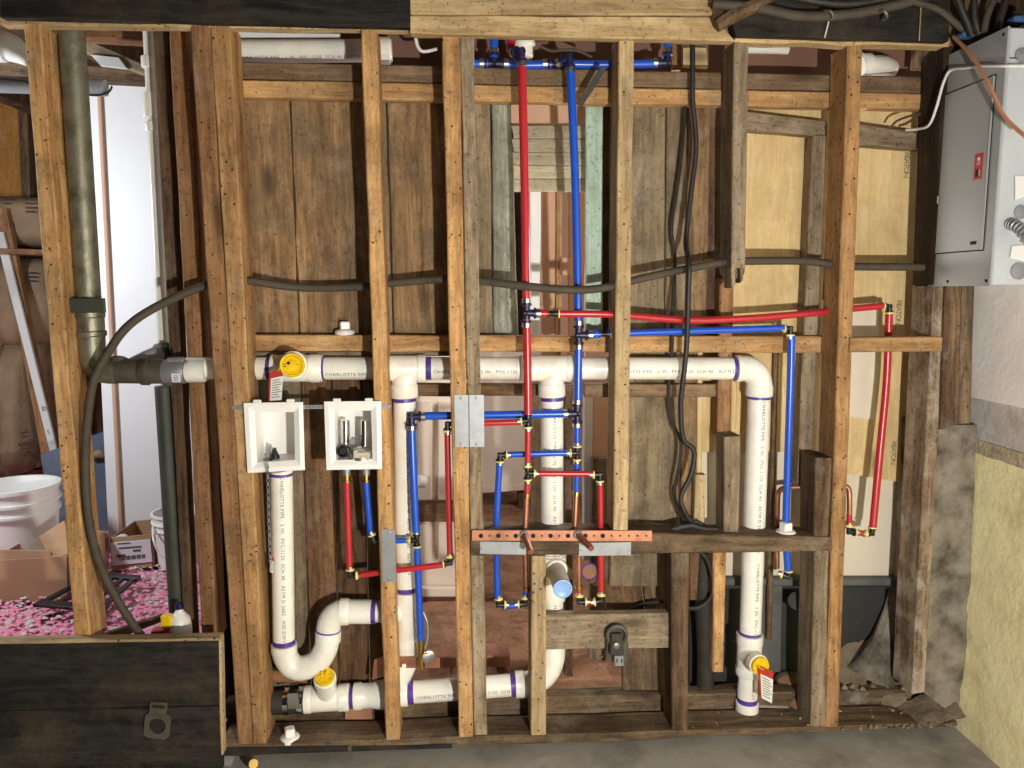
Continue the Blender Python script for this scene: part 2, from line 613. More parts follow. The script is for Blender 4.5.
def flat_print(body, size, origin, xdir, ydir, mat, parent, name='print', spacing=1.0):
    tv, tf = text_mesh(body, size, spacing)
    xd, yd = xdir.normalized(), ydir.normalized()
    return mk(name, [origin + xd * v.x + yd * v.y for v in tv], tf, mat, None, parent, smooth=False)


def slabs(name, rects, n, t, mat, parent):
    """thin printed bars: rects of (origin, xvec, yvec); n = outward normal"""
    V, Fc = [], []
    for (o, xv, yv) in rects:
        b = len(V)
        for k in (0, t):
            V += [o + n * k, o + xv + n * k, o + xv + yv + n * k, o + yv + n * k]
        Fc += [(b + 4, b + 5, b + 6, b + 7), (b, b + 1, b + 5, b + 4), (b + 1, b + 2, b + 6, b + 5), (b + 2, b + 3, b + 7, b + 6), (b + 3, b, b + 4, b + 7)]
    return mk(name, V, Fc, mat, None, parent, smooth=False)


def stone(name, c, r, mat, seed, squash=(1, 1, 0.75), label=None, cat=None, group=None, parent=None, sub=2):
    """angular broken piece: the hull of a few random points"""
    rs = random.Random(seed * 17 + 5)
    bm = bmesh.new()
    for k in range(9 + sub * 5):
        d = Vector((rs.gauss(0, 1), rs.gauss(0, 1), rs.gauss(0, 1))).normalized() * rs.uniform(0.75, 1.15)
        bm.verts.new((d.x * squash[0] * r, d.y * squash[1] * r, d.z * squash[2] * r))
    h = bmesh.ops.convex_hull(bm, input=bm.verts)
    dead = [g for g in h['geom_interior'] if isinstance(g, bmesh.types.BMVert)]
    if dead:
        bmesh.ops.delete(bm, geom=dead, context='VERTS')
    bm.verts.index_update()
    verts = [v.co.copy() for v in bm.verts]
    faces = [tuple(v.index for v in f.verts) for f in bm.faces]
    bm.free()
    o = mk(name, verts, faces, mat, Matrix.Translation(c), parent, smooth=False, local=True)
    return tag(o, label, cat, group)


# ================================================================== THE SETTING
ROOMZ = 0.06   # ground behind the wall

# workshop floor
fl = mk('floor', [(-3.2, -3.6, 0), (1.6, -3.6, 0), (1.6, 0.06, 0), (-3.2, 0.06, 0), (-3.2, -3.6, -0.1), (1.6, -3.6, -0.1), (1.6, 0.06, -0.1), (-3.2, 0.06, -0.1)],
        [(0, 1, 2, 3), (7, 6, 5, 4), (0, 4, 5, 1), (1, 5, 6, 2), (2, 6, 7, 3), (3, 7, 4, 0)], M['floor'], smooth=False)
tag(fl, 'worn grey concrete floor in front of the stud wall', 'floor', kind='structure')


def ground(name, x0, x1, y0, y1, z, mat, amp, n, label, slope=None):
    V, Fc = [], []
    for j in range(n + 1):
        for i in range(n + 1):
            x = x0 + (x1 - x0) * i / n
            y = y0 + (y1 - y0) * j / n
            zz = z + amp * noise.noise((x * 7, y * 7, 3)) + amp * 0.5 * noise.noise((x * 23, y * 23, 1))
            if slope:
                zz += slope(x, y)
            V.append((x, y, zz))
    for j in range(n):
        for i in range(n):
            a = j * (n + 1) + i
            Fc.append((a, a + 1, a + n + 2, a + n + 1))
    o = mk(name, V, Fc, mat)
    return tag(o, label, 'floor', kind='structure')


ground('floor_middle', -0.78, 1.5, 0.17, 3.5, ROOMZ, M['dirt'], 0.012, 60, 'reddish brown dirt floor behind the plumbing wall',
       lambda x, y: 0.13 * max(0, min(1, (x - 0.9) / 0.3)) * max(0, min(1, (y - 0.2) / 0.2)))
ground('floor_left', -4.6, -0.78, 0.10, 3.5, ROOMZ, M['pink'], 0.018, 60, 'store room floor strewn with pink insulation scraps')

# far walls and ceiling of the rooms behind and of the workshop
def slab(name, x0, x1, y0, y1, z0, z1, mat, label, cat, ch=0):
    o = box3(name, Vector(((x0 + x1) / 2, (y0 + y1) / 2, (z0 + z1) / 2)), (x1 - x0, y1 - y0, z1 - z0), mat, ch=ch)
    return tag(o, label, cat, kind='structure')


slab('wall_far', -4.6, 1.6, 3.5, 3.6, 0, 2.5, M['board_brown'], 'dim brown wall at the back of the rooms behind', 'wall')
slab('wall_left', -4.7, -4.6, 0.0, 3.5, 0, 2.5, M['kraft'], 'brown side wall of the store room', 'wall')
slab('ceiling', -4.6, 1.6, -0.1, 3.5, 2.35, 2.45, M['stud_dark'], 'dark timber ceiling over the rooms behind', 'ceiling')
slab('wall_partition', 0.34, 1.6, 2.40, 2.46, 0, 2.0, M['pinkish'], 'pinkish tan wall beyond the doorway', 'wall')

# right-hand side wall: painted concrete over yellow stucco
wr = empty('wall_right', (1.34, -0.6, 0), 'side wall of white painted concrete above rough yellow stucco', 'wall', kind='structure')


def wall_patch(name, xf_, y0, y1, z0f, z1f, mat, amp, ny=60, nz=40, thick=0.1):
    """bumpy wall face in the plane X = xf_, from y0 to y1"""
    V, Fc = [], []
    for j in range(nz + 1):
        for i in range(ny + 1):
            y = y0 + (y1 - y0) * i / ny
            z = z0f(y) + (z1f(y) - z0f(y)) * j / nz
            d = amp * (noise.noise((y * 9, z * 9, xf_ * 5)) + 0.7 * noise.noise((y * 28, z * 28, 2)) + 0.4 * noise.noise((y * 70, z * 70, 7)))
            if j in (0, nz) or i in (0, ny):
                d *= 1.6
            V.append((xf_ + d, y, z))
    for j in range(nz):
        for i in range(ny):
            a = j * (ny + 1) + i
            Fc.append((a, a + 1, a + ny + 2, a + ny + 1))
    # returns at the edges
    b = len(V)
    ring = [i for i in range(ny + 1)] + [(j) * (ny + 1) + ny for j in range(1, nz + 1)] + [nz * (ny + 1) + i for i in range(ny - 1, -1, -1)] + [j * (ny + 1) for j in range(nz - 1, 0, -1)]
    for i in ring:
        V.append((xf_ + thick, V[i][1], V[i][2]))
    m = len(ring)
    for k in range(m):
        Fc.append((ring[k], ring[(k + 1) % m], b + (k + 1) % m, b + k))
    return mk(name, V, Fc, mat, None, wr)


wall_patch('stucco_face', 1.272, -2.8, 0.2, lambda y: -0.02, lambda y: 0.80, M['stucco_yellow'], 0.0035, 110, 50)
wall_patch('stucco_ledge', 1.268, -2.8, 0.2, lambda y: 0.80, lambda y: 0.838, M['ledge'], 0.007, 80, 6)
wall_patch('concrete_block', 1.270, -2.8, 0.2, lambda y: 0.838, lambda y: 0.952, M['block_white'], 0.003, 80, 14)
wall_patch('upper_face', 1.238, -2.8, 0.2, lambda y: 0.955, lambda y: 1.88, M['stucco_white'], 0.003, 90, 60, 0.13)

# concrete pier at the end of the stud wall
V, Fc = [], []
n1, n2 = 12, 40
tl, tr, br, bl = P(930, 425, 0.03), P(977, 425, 0.03), P(963, 722, 0.03), P(923, 692, 0.03)
for j in range(n2 + 1):
    for i in range(n1 + 1):
        u, v = i / n1, j / n2
        p = (bl.lerp(br, u)).lerp(tl.lerp(tr, u), v)
        p.y += 0.012 * noise.noise((p.x * 10, p.z * 10, 1)) + 0.006 * noise.noise((p.x * 40, p.z * 40, 4))
        V.append(p)
for j in range(n2):
    for i in range(n1):
        a = j * (n1 + 1) + i
        Fc.append((a, a + 1, a + n1 + 2, a + n1 + 1))
ring = list(range(n1 + 1)) + [j * (n1 + 1) + n1 for j in range(1, n2 + 1)] + [n2 * (n1 + 1) + i for i in range(n1 - 1, -1, -1)] + [j * (n1 + 1) for j in range(n2 - 1, 0, -1)]
b0 = len(V)
for i in ring:
    V.append(V[i] + Vector((0, 0.16, 0)))
for k in range(len(ring)):
    Fc.append((ring[k], ring[(k + 1) % len(ring)], b0 + (k + 1) % len(ring), b0 + k))
o = mk('wall_pier', V, Fc, M['concrete_old'])
tag(o, 'dark stained concrete pier between the end stud and the yellow wall', 'pier', kind='structure')

# ------------------------------------------------------------------ sheathing boards behind the studs
wb = empty('wall_boards', P(350, 690, 0.14), 'wall of old vertical boards behind the studs', 'wall', kind='structure')
YB = 0.135
def brd(quad, mat, Y=YB, d=0.02, seg=None):
    return beam('board', quad, Y, d, M[mat], parent=wb, seg=seg, jit=0.002)


# upper field, left to right
brd([(221, 90), (288.5, 90), (299, 352), (244, 352)], 'board')
brd([(290, 90), (365, 90), (376, 352), (300.5, 352)], 'board')
brd([(366.5, 90), (385, 90), (393, 352), (377.5, 352)], 'board_grey')
brd([(386.5, 90), (450, 90), (463, 352), (394.5, 352)], 'board')
brd([(462, 95), (490, 95), (493, 345), (476, 345)], 'board_grey')
# lower field
brd([(242, 352), (299, 352), (310, 690), (262, 690)], 'board_grey', 0.14)
brd([(300.5, 352), (330, 352), (338, 690), (311.5, 690)], 'board_brown', 0.14)
brd([(331, 352), (362, 352), (369, 690), (339.5, 690)], 'board_brown', 0.14)
brd([(363, 352), (392, 352), (396, 690), (370.5, 690)], 'board_brown', 0.142)
# right of the doorway
brd([(611, 96), (666, 96), (664, 345), (609, 345)], 'board_grey')
brd([(600, 96), (622, 96), (620, 350), (599, 350)], 'board_brown', YB + 0.03)  # board added behind the gap so that it stays dark
brd([(667, 96), (687, 96), (684.5, 345), (665, 345)], 'board_grey', YB + 0.004)
brd([(688.5, 96), (711, 96), (706, 345), (686, 345)], 'board', YB + 0.002)
beam('dark_stud', [(709, 96), (727, 96), (722, 350), (704, 350)], 0.145, 0.02, M['stud_dark'], 'dark back post behind the short hanging stud', 'post')
brd([(612, 345), (680, 345), (678, 586), (610, 586)], 'board_grey', 0.14)
brd([(682, 352), (700, 352), (697, 586), (680, 586)], 'board', 0.138)
brd([(604, 556), (637, 556), (652, 655), (607, 655)], 'board_brown', 0.16)
brd([(638, 556), (678, 556), (676, 655), (653, 655)], 'plank_dirty', 0.158)
brd([(622, 640), (668, 640), (667, 697), (623, 697)], 'plank_dirty', 0.145)

# doorway trim: weathered casing, green casing, cream lap boards above the opening
beam('door_casing', [(491.5, 96), (511, 96), (519, 348), (494, 348)], 0.14, 0.022, M['paint_weathered'], 'weathered pale green door casing left of the red riser', 'casing')
beam('door_casing', [(586.5, 96), (603, 96), (602.5, 348), (585.5, 348)], 0.14, 0.022, M['paint_green'], 'mint green painted door casing right of the blue riser', 'casing')
beam('transom_panel', [(508, 98), (590, 98), (590, 127), (508, 127)], 0.24, 0.02, M['pinkish'], 'pinkish transom panel above the lap boards', 'panel')
lp = empty('lap_siding', P(548, 190, 0.2), 'cream horizontal lap boards closing the top of the doorway', 'siding')
for i in range(5):
    y0 = 125 + i * 13.4
    beam('lap_board', [(512, y0), (588, y0), (588, y0 + 13), (514, y0 + 13)], (0.205, 0.205, 0.196, 0.196), 0.012, M['lap'], parent=lp, jit=0.0006)
beam('door_post', [(530, 190), (541, 190), (540, 372), (530.5, 372)], 0.34, 0.04, M['white_board'], 'white post seen through the top of the doorway', 'post')
beam('door_leaf', [(541.5, 190), (556, 190), (555.5, 380), (540.5, 380)], 0.40, 0.03, M['pinkish'], 'tall pinkish strip panel beside the white post', 'panel')
beam('timber_batten', [(557, 190), (562, 190), (561, 380), (556.5, 380)], 0.38, 0.03, M['rail_gold'], 'thin golden batten behind the blue riser', 'batten')
beam('door_jamb', [(569, 190), (586, 190), (585, 380), (568, 380)], 0.36, 0.03, M['pinkish'], 'pinkish door jamb beside the green casing', 'jamb')
beam('jamb_block', [(562, 258), (572, 258), (572, 275), (562, 275)], 0.35, 0.03, M['pinkish'], 'small pinkish block between batten and jamb', 'block')

# ------------------------------------------------------------------ plywood, drywall and membrane on the right
beam('plywood_sheet', [(704, 98), (832, 98), (816, 452), (692, 452)], 0.165, 0.012, M['plywood'], 'tan plywood sheet behind the short hanging stud', 'plywood', jit=0.001)
ply2 = beam('plywood_sheet', [(843, 100), (919, 105), (911, 484), (826, 470)], 0.165, 0.012, M['plywood'], 'tan stamped plywood sheet beside the grey panel box', 'plywood', jit=0.001)
beam('drywall_sheet', [(700, 300), (925, 300), (912, 580), (690, 580)], 0.19, 0.013, M['drywall'], 'pale drywall sheet low behind the right-hand studs', 'drywall')
beam('drywall_patch', [(844, 308), (880, 306), (876, 420), (838, 415)], 0.156, 0.008, M['drywall'], 'pale drywall strip over the stamped plywood', 'drywall')
# plywood stamps, printed vertically
for (x, y) in ((905, 152), (897, 300), (892, 441)):
    o0 = P(x, y, 0.1642)
    flat_print('RISATON', 0.021, o0, Vector((0, 0, -1)), Vector((1, 0, 0)), M['print_grey'], ply2, spacing=0.72)
beam('wall_foundation', [(690, 588), (920, 588), (908, 706), (690, 706)], 0.22, 0.05, M['membrane'], 'black coated foundation face under the drywall', 'foundation', kind='structure')
beam('flashing_strip', [(690, 578.5), (918, 578.5), (917, 586), (690, 586)], 0.165, 0.05, M['membrane_grey'], 'grey flashing ledge above the black foundation', 'flashing')
beam('foundation_pilaster', [(762, 586), (783, 586), (781, 672), (761, 672)], 0.17, 0.05, M['membrane_grey'], 'dark grey coated pilaster beside the right white standpipe', 'pilaster')

# ------------------------------------------------------------------ plates, header, rails
beam('bottom_plate', [(220, 744.5), (958, 722.5), (957, 727), (222, 757)], -0.002, 0.10, M['plank_dirty'], 'long dirty bottom plate under the studs', 'plate', along='h', jit=0.003)
beam('sill_plank', [(224, 704), (905, 690), (905, 722), (224, 740)], 0.115, 0.05, M['plank_dirty'], 'dirty sill plank lying behind the bottom plate', 'plank', along='h', jit=0.003)
beam('black_strip', [(222, 748), (348, 746), (348, 752), (222, 756)], -0.006, 0.004, M['black_board'], 'short black paint strip on the face of bottom plate left end', 'strip', along='h')
beam('black_strip', [(352, 746.5), (452, 744), (452, 748.5), (352, 752)], -0.006, 0.004, M['black_board'], 'longer black paint strip on bottom plate below middle studs', 'strip', along='h')

beam('black_header', [(0, -40), (410, -34), (410, 27), (0, 17)], -0.03, 0.028, M['black_board'], 'black painted header board at the top left', 'board', along='h', jit=0.002)
beam('top_plate', [(0, 10), (413, 14), (413, 30), (0, 24.5)], 0.0, 0.035, M['stud_tan'], 'top plate edge under the black left header', 'plate', along='h')
beam('header_board', [(410.5, -30), (712, -24), (712, 15), (410.5, 14)], -0.022, 0.03, M['header_light'], 'upper pale pine header board in the top middle', 'board', along='h')
beam('header_board', [(410.5, 15), (712, 16.5), (735, 41), (410.5, 33)], -0.018, 0.03, M['header_light'], 'lower pale pine header board resting over the studs', 'board', along='h')
beam('top_plate', [(413, 20), (739, 26), (739, 41.5), (413, 34.5)], 0.012, 0.03, M['stud_grey'], 'grey top plate behind the pale pine header', 'plate', along='h')
beam('black_header', [(714, -30), (949, -26), (949, 41), (736, 35)], -0.03, 0.028, M['black_board'], 'black painted header board at the top right', 'board', along='h', jit=0.002)
beam('top_plate', [(735, 34), (950, 36), (949, 46.5), (735, 41.5)], -0.004, 0.04, M['header_light'], 'splintered pale top plate edge under the black right header', 'plate', along='h', jit=0.004)
sweep('brace_stick', [P(716, 26, -0.045), P(735, 14, -0.05), P(760, 2, -0.055), P(782, -14, -0.06)], [0.016, 0.018, 0.017, 0.016], M['stud_dark'], seg=8, label='dark diagonal stick across the top between the headers', cat='stick')

YR = 0.097
beam('upper_rail', [(221, 61), (938, 77), (938, 93), (221, 78)], YR, 0.037, M['rail_brown'], 'brown upper rail of the doubled rail near the top', 'rail', along='h')
beam('upper_rail', [(221, 79), (938, 93.7), (937, 109), (221, 96.5)], YR - 0.002, 0.039, M['rail_gold'], 'golden lower rail of the doubled rail near the top', 'rail', along='h')
beam('middle_rail', [(240, 335), (850, 336.5), (850, 353), (241, 351)], YR, 0.036, M['rail_gold'], 'golden rail across the wall just above the white pipe', 'rail', along='h')
beam('end_block', [(850, 337.5), (944, 336.5), (943, 351.5), (849.5, 352.5)], 0.0 - 0.006, 0.045, M['rail_gold'], 'short golden block between the orange stud and corner post', 'block', along='h')
beam('middle_ledger', [(240, 351.5), (470, 352), (470, 356), (240, 356)], 0.112, 0.02, M['board_grey'], 'thin grey ledger strip under the middle rail', 'strip', along='h')
beam('short_rail', [(384, 384), (472, 384), (472, 397), (384, 396)], 0.12, 0.03, M['board_brown'], 'short brown rail left of the paired middle studs below white pipe', 'rail', along='h')
beam('short_rail', [(585, 384), (718, 384), (717, 397), (585, 397.5)], 0.115, 0.03, M['rail_brown'], 'short rail under the white pipe right of the centre stud', 'rail', along='h')
beam('short_rail', [(478, 384), (545, 384), (545, 396), (478, 396)], 0.12, 0.03, M['board_brown'], 'short brown rail behind the red riser below the white pipe', 'rail', along='h')

# shelf-like blocking that carries the copper bar
beam('blocking_board', [(471, 531), (833, 537.5), (832, 551.5), (471, 556)], 0.0, 0.095, M['plank_dirty'], 'long horizontal blocking board carrying the copper bar', 'board', along='h', jit=0.003)
beam('cross_beam', [(545, 615), (672, 613), (672, 648), (545, 650)], 0.030, 0.032, M['stud_grey'], 'thick grey horizontal beam low between the stubs', 'beam', along='h', jit=0.003)
beam('back_lintel', [(746, 111), (827, 121), (827, 137), (746, 130)], 0.12, 0.04, M['stud_grey'], 'grey lintel behind the short hanging stud', 'lintel', along='h')
beam('back_lintel', [(856, 123), (929, 133.5), (929, 149), (856, 143.5)], 0.11, 0.05, M['stud_grey'], 'grey lintel between orange stud and panel box', 'lintel', along='h')

# ------------------------------------------------------------------ studs
def stud(quad, mat, label, Y=0.0, d=0.092, **k):
    return beam('stud', quad, Y, d, M[mat], label, 'stud', **k)


stud([(23, 24), (40, 24), (91, 645), (75, 645)], 'stud_gold', 'leftmost golden stud beside the old iron stack')
stud([(190, 23), (209.5, 23), (252.5, 746), (238, 746)], 'stud_red', 'reddish stud on the left of the doubled pair by the laundry box')
stud([(210, 23), (230, 23), (267, 746), (253, 746)], 'stud_gold', 'golden stud on the right of the doubled pair by the laundry box')
stud([(169, 29), (187, 29), (217, 642), (202, 642)], 'stud_red', 'mottled brown stud behind the bare cable left of the doubled pair', Y=0.10)
stud([(152, 28), (166, 28), (194, 642), (184, 642)], 'stud_dark', 'dark brown stud at the edge of the white slab', Y=0.17, d=0.05)
stud([(361, 29), (376.5, 29), (400, 744), (386, 744)], 'stud_gold', 'slim golden stud right of the valve box')
stud([(442, 34), (459.5, 34), (473.5, 742), (459, 742)], 'stud_gold', 'golden stud of the paired middle studs')
stud([(460, 34), (474, 34), (487.5, 740), (474, 740)], 'stud_grey', 'grey stud of the paired middle studs', Y=0.006)
stud([(619, 35), (634, 35), (628, 532), (613, 532)], 'stud_tan', 'tan centre stud standing on the blocking board')
stud([(531.5, 556), (546, 556), (546, 739), (531, 739)], 'stud_tan', 'short tan stud under the left end of the copper bar')
hs = stud([(734, 41), (749, 41), (745.7, 268), (731.3, 268)], 'stud_grey', 'short grey stud hanging down from the top plate with splintered end')
for (xa, xb, ye, Ys) in ((731.3, 736, 288, 0.004), (736, 740, 279, 0.02), (740, 743.5, 283, 0.0), (743.5, 745.7, 274, 0.01)):
    beam('splinter', [(xa, 264), (xb, 264), (xb - 0.6, ye - 3), (xa + 0.4, ye)], Ys, 0.06, M['stud_grey'], parent=hs)
stud([(720, 278), (734, 278), (731, 436), (717, 436)], 'stud_red', 'orange brown stud piece under the hanging grey stud', Y=0.10, d=0.05)
stud([(724, 437), (741, 436), (739, 534), (724, 534)], 'stud_grey', 'weathered broken stub left of the right white standpipe', Y=0.03, d=0.07)
stud([(848, 44), (863, 45), (838.5, 728), (825, 728)], 'stud_gold', 'tall orange stud left of the red drop line')
stud([(816, 458), (832.5, 458), (828.5, 536), (814, 536)], 'stud_dark', 'dark cripple stud above the blocking board beside the orange stud', Y=0.004)
stud([(814.5, 551), (829, 551), (825.5, 728), (811, 728)], 'stud_grey', 'weathered cripple stud under the blocking board beside the orange stud', Y=0.002)
stud([(934, 286), (947, 286), (925, 692), (912, 694)], 'paint_splash', 'paint splashed end stud beside the concrete pier', d=0.10)
stud([(944, 46), (960, 46), (947, 285), (934, 285)], 'stud_black', 'blackish end stud beside the panel box', d=0.10)  # upper end stud, darker in tone than the one below
stud([(671, 553), (689.5, 553), (687.5, 733), (672, 733)], 'stud_dark', 'short dark stud under the blocking board right of the cross beam', d=0.09)
stud([(690, 553), (700, 553), (697, 600), (690, 600)], 'board_brown', 'brown stub board beside the looping black cable', Y=0.10, d=0.03)
stud([(713, 551), (726.5, 551), (723.5, 672), (713, 672)], 'stud_gold', 'short orange stud with a broken foot left of the standpipe', Y=0.10, d=0.04)
stud([(696, 475), (706, 475), (704.5, 532), (694, 532)], 'stud_tan', 'small pale stick standing behind the black cables', Y=0.10, d=0.03)
stud([(698, 352), (703, 352), (702, 475), (697, 475)], 'plywood', 'thin pale batten above the small stick', Y=0.13, d=0.02)
stud([(812.5, 136), (827, 136), (811, 485), (797.5, 485)], 'stud_grey', 'grey back post left of the orange stud', Y=0.115, d=0.05)
stud([(732, 352), (738, 352), (736, 440), (731, 440)], 'plywood', 'thin pale strip behind the white elbow', Y=0.14, d=0.02)
stud([(774, 352), (779, 352), (772, 640), (767, 640)], 'stud_dark', 'thin dark strip drawn as the shadow of the blue drop line', Y=0.15, d=0.02)  # cast shadow of the blue line put in as a dark strip
beam('gap_shade_strip', [(184, 29), (222, 29), (252, 712), (214, 712)], 0.20, 0.02, M['stud_black'], 'blackish sheet added to darken the gap left of the doubled studs', 'board')  # added sheet, its blackish colour stands for the shade in the gap
# timber block under the panel box
beam('corner_post', [(946, 284), (962, 284), (958, 424), (941, 430)], -0.012, 0.11, M['stud_dark'], 'dark corner post under the grey panel box', 'post')
beam('corner_post', [(962.5, 284), (975, 286), (971, 423), (958.5, 424)], 0.0, 0.10, M['plank_dirty'], 'narrow grimy post between corner post and white wall', 'post')

# black boarding in front, lower left
bp = empty('black_boarding', P(110, 768, -0.03), 'black painted boards covering the lower left of the wall', 'boarding')
beam('board', [(-60, 645), (218.5, 640), (219.5, 706), (-60, 712)], -0.034, 0.03, M['black_board'], parent=bp, along='h', jit=0.002)
beam('board', [(-60, 713), (219.5, 707), (221, 772), (-60, 780)], -0.034, 0.03, M['black_board'], parent=bp, along='h', jit=0.002)
beam('edge_strip', [(218.5, 640), (220.5, 640), (223, 755), (221, 755)], -0.033, 0.03, M['stud_tan'], parent=bp)
beam('top_cap', [(-60, 642.5), (219.5, 638), (219.5, 641), (-60, 646)], -0.033, 0.034, M['stud_tan'], parent=bp, along='h')
jb = empty('knockout_plate', P(158, 724, -0.04), 'rusty square plate with a round hole on black boarding', 'plate')
c = P(158, 725, -0.036)
ang = Matrix.Rotation(math.radians(8), 3, 'Y')
pl = []
for k in range(20):
    a = 2 * math.pi * k / 20
    pl.append((math.cos(a), math.sin(a)))
V = []
sq = []
for k in range(20):
    a = 2 * math.pi * k / 20
    m_ = max(abs(math.cos(a)), abs(math.sin(a)))
    sq.append((math.cos(a) / m_, math.sin(a) / m_))
Fc = []
for dy in (-0.006, 0):
    for (u, v) in sq:
        V.append(c + ang @ Vector((u * 0.032, dy, v * 0.034)))
    for (u, v) in pl:
        V.append(c + ang @ Vector((u * 0.021, dy, v * 0.021)))
for k in range(20):
    k2 = (k + 1) % 20
    Fc += [(k, k2, 20 + k2, 20 + k), (40 + k, 60 + k, 60 + k2, 40 + k2), (20 + k, 20 + k2, 60 + k2, 60 + k), (k, 40 + k, 40 + k2, k2)]
mk('plate', V, Fc, M['iron_dark'], None, jb, smooth=False)
cyl('hole_back', c + Vector((0, 0.0015, 0)), c + Vector((0, -0.002, 0)), 0.0205, M['dark'], jb)
beam('tab', [(150, 702), (168, 703), (166, 715), (149, 714)], -0.041, 0.005, M['iron_dark'], parent=jb)
beam('slot', [(152, 705), (165, 706), (164, 709), (152, 708)], -0.0425, 0.002, M['dark'], parent=jb)

# ================================================================== PIPES
# ---- old iron stack at the left
ist = empty('iron_stack', P(88, 372, 0.07), 'old grey iron drain stack with a curved outlet at the far left', 'pipe')
Yi = 0.075
ri = 12.0 * mpp(85, 180, Yi)
cyl('pipe', P(71, 20, Yi), P(88.5, 300, Yi), ri, M['iron'], ist)
p = P(88, 309, Yi)
box3('strap_plate', P(86, 305.5, 0.035), (0.092, 0.010, 0.036), M['dark_post'], ist)
pts = [P(89, 300, Yi), P(90.5, 320, Yi), P(91.5, 340, Yi), P(93, 358, Yi), P(101, 369.5, Yi), P(118, 371.5, Yi)]
sweep('elbow', pts, ri * 1.08, M['iron'], ist, seg=20)
for (a, b_) in (((89, 306), (90, 318)), ((91, 331), (91.8, 337))):
    p0, p1 = P(*a, Yi), P(*b_, Yi)
    lathe('hub', p0, p1 - p0, [(0, ri * 1.1), (0.003, ri * 1.2), ((p1 - p0).length - 0.003, ri * 1.2), ((p1 - p0).length, ri * 1.1)], M['iron'], ist)
cyl('pipe', P(104, 371, Yi), P(148, 371.5, Yi), ri * 1.06, M['iron_dark'], ist)
lathe('hub', P(141, 371.3, Yi), P(150, 371.5, Yi) - P(141, 371.3, Yi), [(0, ri * 1.1), (0.004, ri * 1.2), (0.020, ri * 1.2), (0.024, ri)], M['iron_dark'], ist)
sweep('branch_pipe', [P(128, 368, 0.10), P(150, 357, 0.16), P(163, 352, 0.20)], ri * 0.72, M['grey_pipe'], ist, seg=18)
lathe('branch_hub', P(158, 353, 0.185), P(163, 352, 0.20) - P(158, 353, 0.185), [(0, ri * 0.7), (0.002, ri * 0.86), (0.030, ri * 0.86), (0.032, ri * 0.6)], M['iron_dark'], ist)
lathe('bulge', P(118, 371, Yi), Vector((0, 0.3, 1)), [(0, ri * 0.9), (ri * 1.1, ri * 0.8), (ri * 1.25, ri * 0.5)], M['iron_dark'], ist)

# ---- rubber coupling from iron to plastic
rcp = empty('rubber_coupling', P(172, 372, Yi), 'ribbed rubber coupling with steel band joining iron to white pipe', 'coupling')
lathe('sleeve', P(149, 371.5, Yi), P(187, 371.5, Yi) - P(149, 371.5, Yi), [(0, 0.026), (0.002, 0.0315), (0.038, 0.0315), (0.040, 0.029), (0.094, 0.029)], M['iron_dark'], rcp)
lathe('steel_band', P(163.5, 371.5, Yi), P(186, 371.5, Yi) - P(163.5, 371.5, Yi), [(0, 0.0300), (0.001, 0.0306), (0.056, 0.0306), (0.057, 0.0300)], M['galv'], rcp)
cyl('clamp_screw', P(168, 360, 0.05), P(184, 359.5, 0.05), 0.007, M['galv'], rcp, 12)
beam('barcode_label', [(171, 373.5), (179.5, 374), (180.5, 382), (172, 382)], 0.0435, 0.002, M['white_paper'], parent=rcp, jit=0)
slabs('label_bars', [(P(173.4, 376.0 + 1.5 * i, 0.0432), P(178.6, 376.3 + 1.5 * i, 0.0432) - P(173.4, 376.0 + 1.5 * i, 0.0432), Vector((0, 0, 0.0016))) for i in range(4)], Vector((0, -1, 0)), 0.0006, M['print'], rcp)

# ---- the white plastic drain and vent assembly
dv = empty('drain_vent_assembly', P(405, 700, 0.09), 'white plastic drain and vent piping with purple primer joints through the studs', 'pipe')
YP = 0.095
R2 = 0.0302


def hub(p0, p1, r=R2, k=1.17, name='hub', parent=None):
    L = (p1 - p0).length
    e = min(0.003, L * 0.2)
    return lathe(name, p0, p1 - p0, [(0, r * 1.02), (e * 0.3, r * k), (L - e, r * k), (L, r * (k - 0.06))], M['pvc'], parent or dv, 28)


def pvc(a, b_, Ya=YP, Yb=None, r=R2, parent=None, prt=None, ang=0.0, name='pipe'):
    p0, p1 = P(*a, Ya), P(*b_, Ya if Yb is None else Yb)
    o = cyl(name, p0, p1, r, M['pvc'], parent or dv, 28)
    if prt is not None:
        pipe_print(o, p0, p1, r, prt, ang=ang)
    return o


def band(a, b_, Y=YP, r=R2, parent=None):
    p0, p1 = P(*a, Y), P(*b_, Y)
    L = (p1 - p0).length
    return lathe('primer_band', p0, p1 - p0, [(0, r * 1.0), (0.0006, r * 1.02), (L - 0.0006, r * 1.02), (L, r)], M['purple'], parent or dv, 28)


# vent run
hp = pvc((187, 368.5), (252, 368.3), r=R2 * 0.99)
p0, p1 = P(187, 371.5, 0.075), P(206, 371, 0.075)
lathe('sleeve', p0, p1 - p0, [(0, 0.028), (0.001, 0.0285), (0.046, 0.0285), (0.047, 0.027)], M['pvc'], dv, 28)
pvc((240, 368.3), (272, 368.3))
band((267.5, 368.3), (274, 368.3))
t1 = hub(P(272, 368.3, YP), P(323, 368.3, YP), name='cleanout_tee')
hub(P(310, 368.3, YP), P(320.5, 368.3, YP), k=1.24)
hub(P(272, 368.3, YP), P(277, 368.3, YP), k=1.24)
band((320, 368.3), (325, 368.3))
pvc((322, 368.3), (392, 368.3), prt=0.012, ang=-0.45)


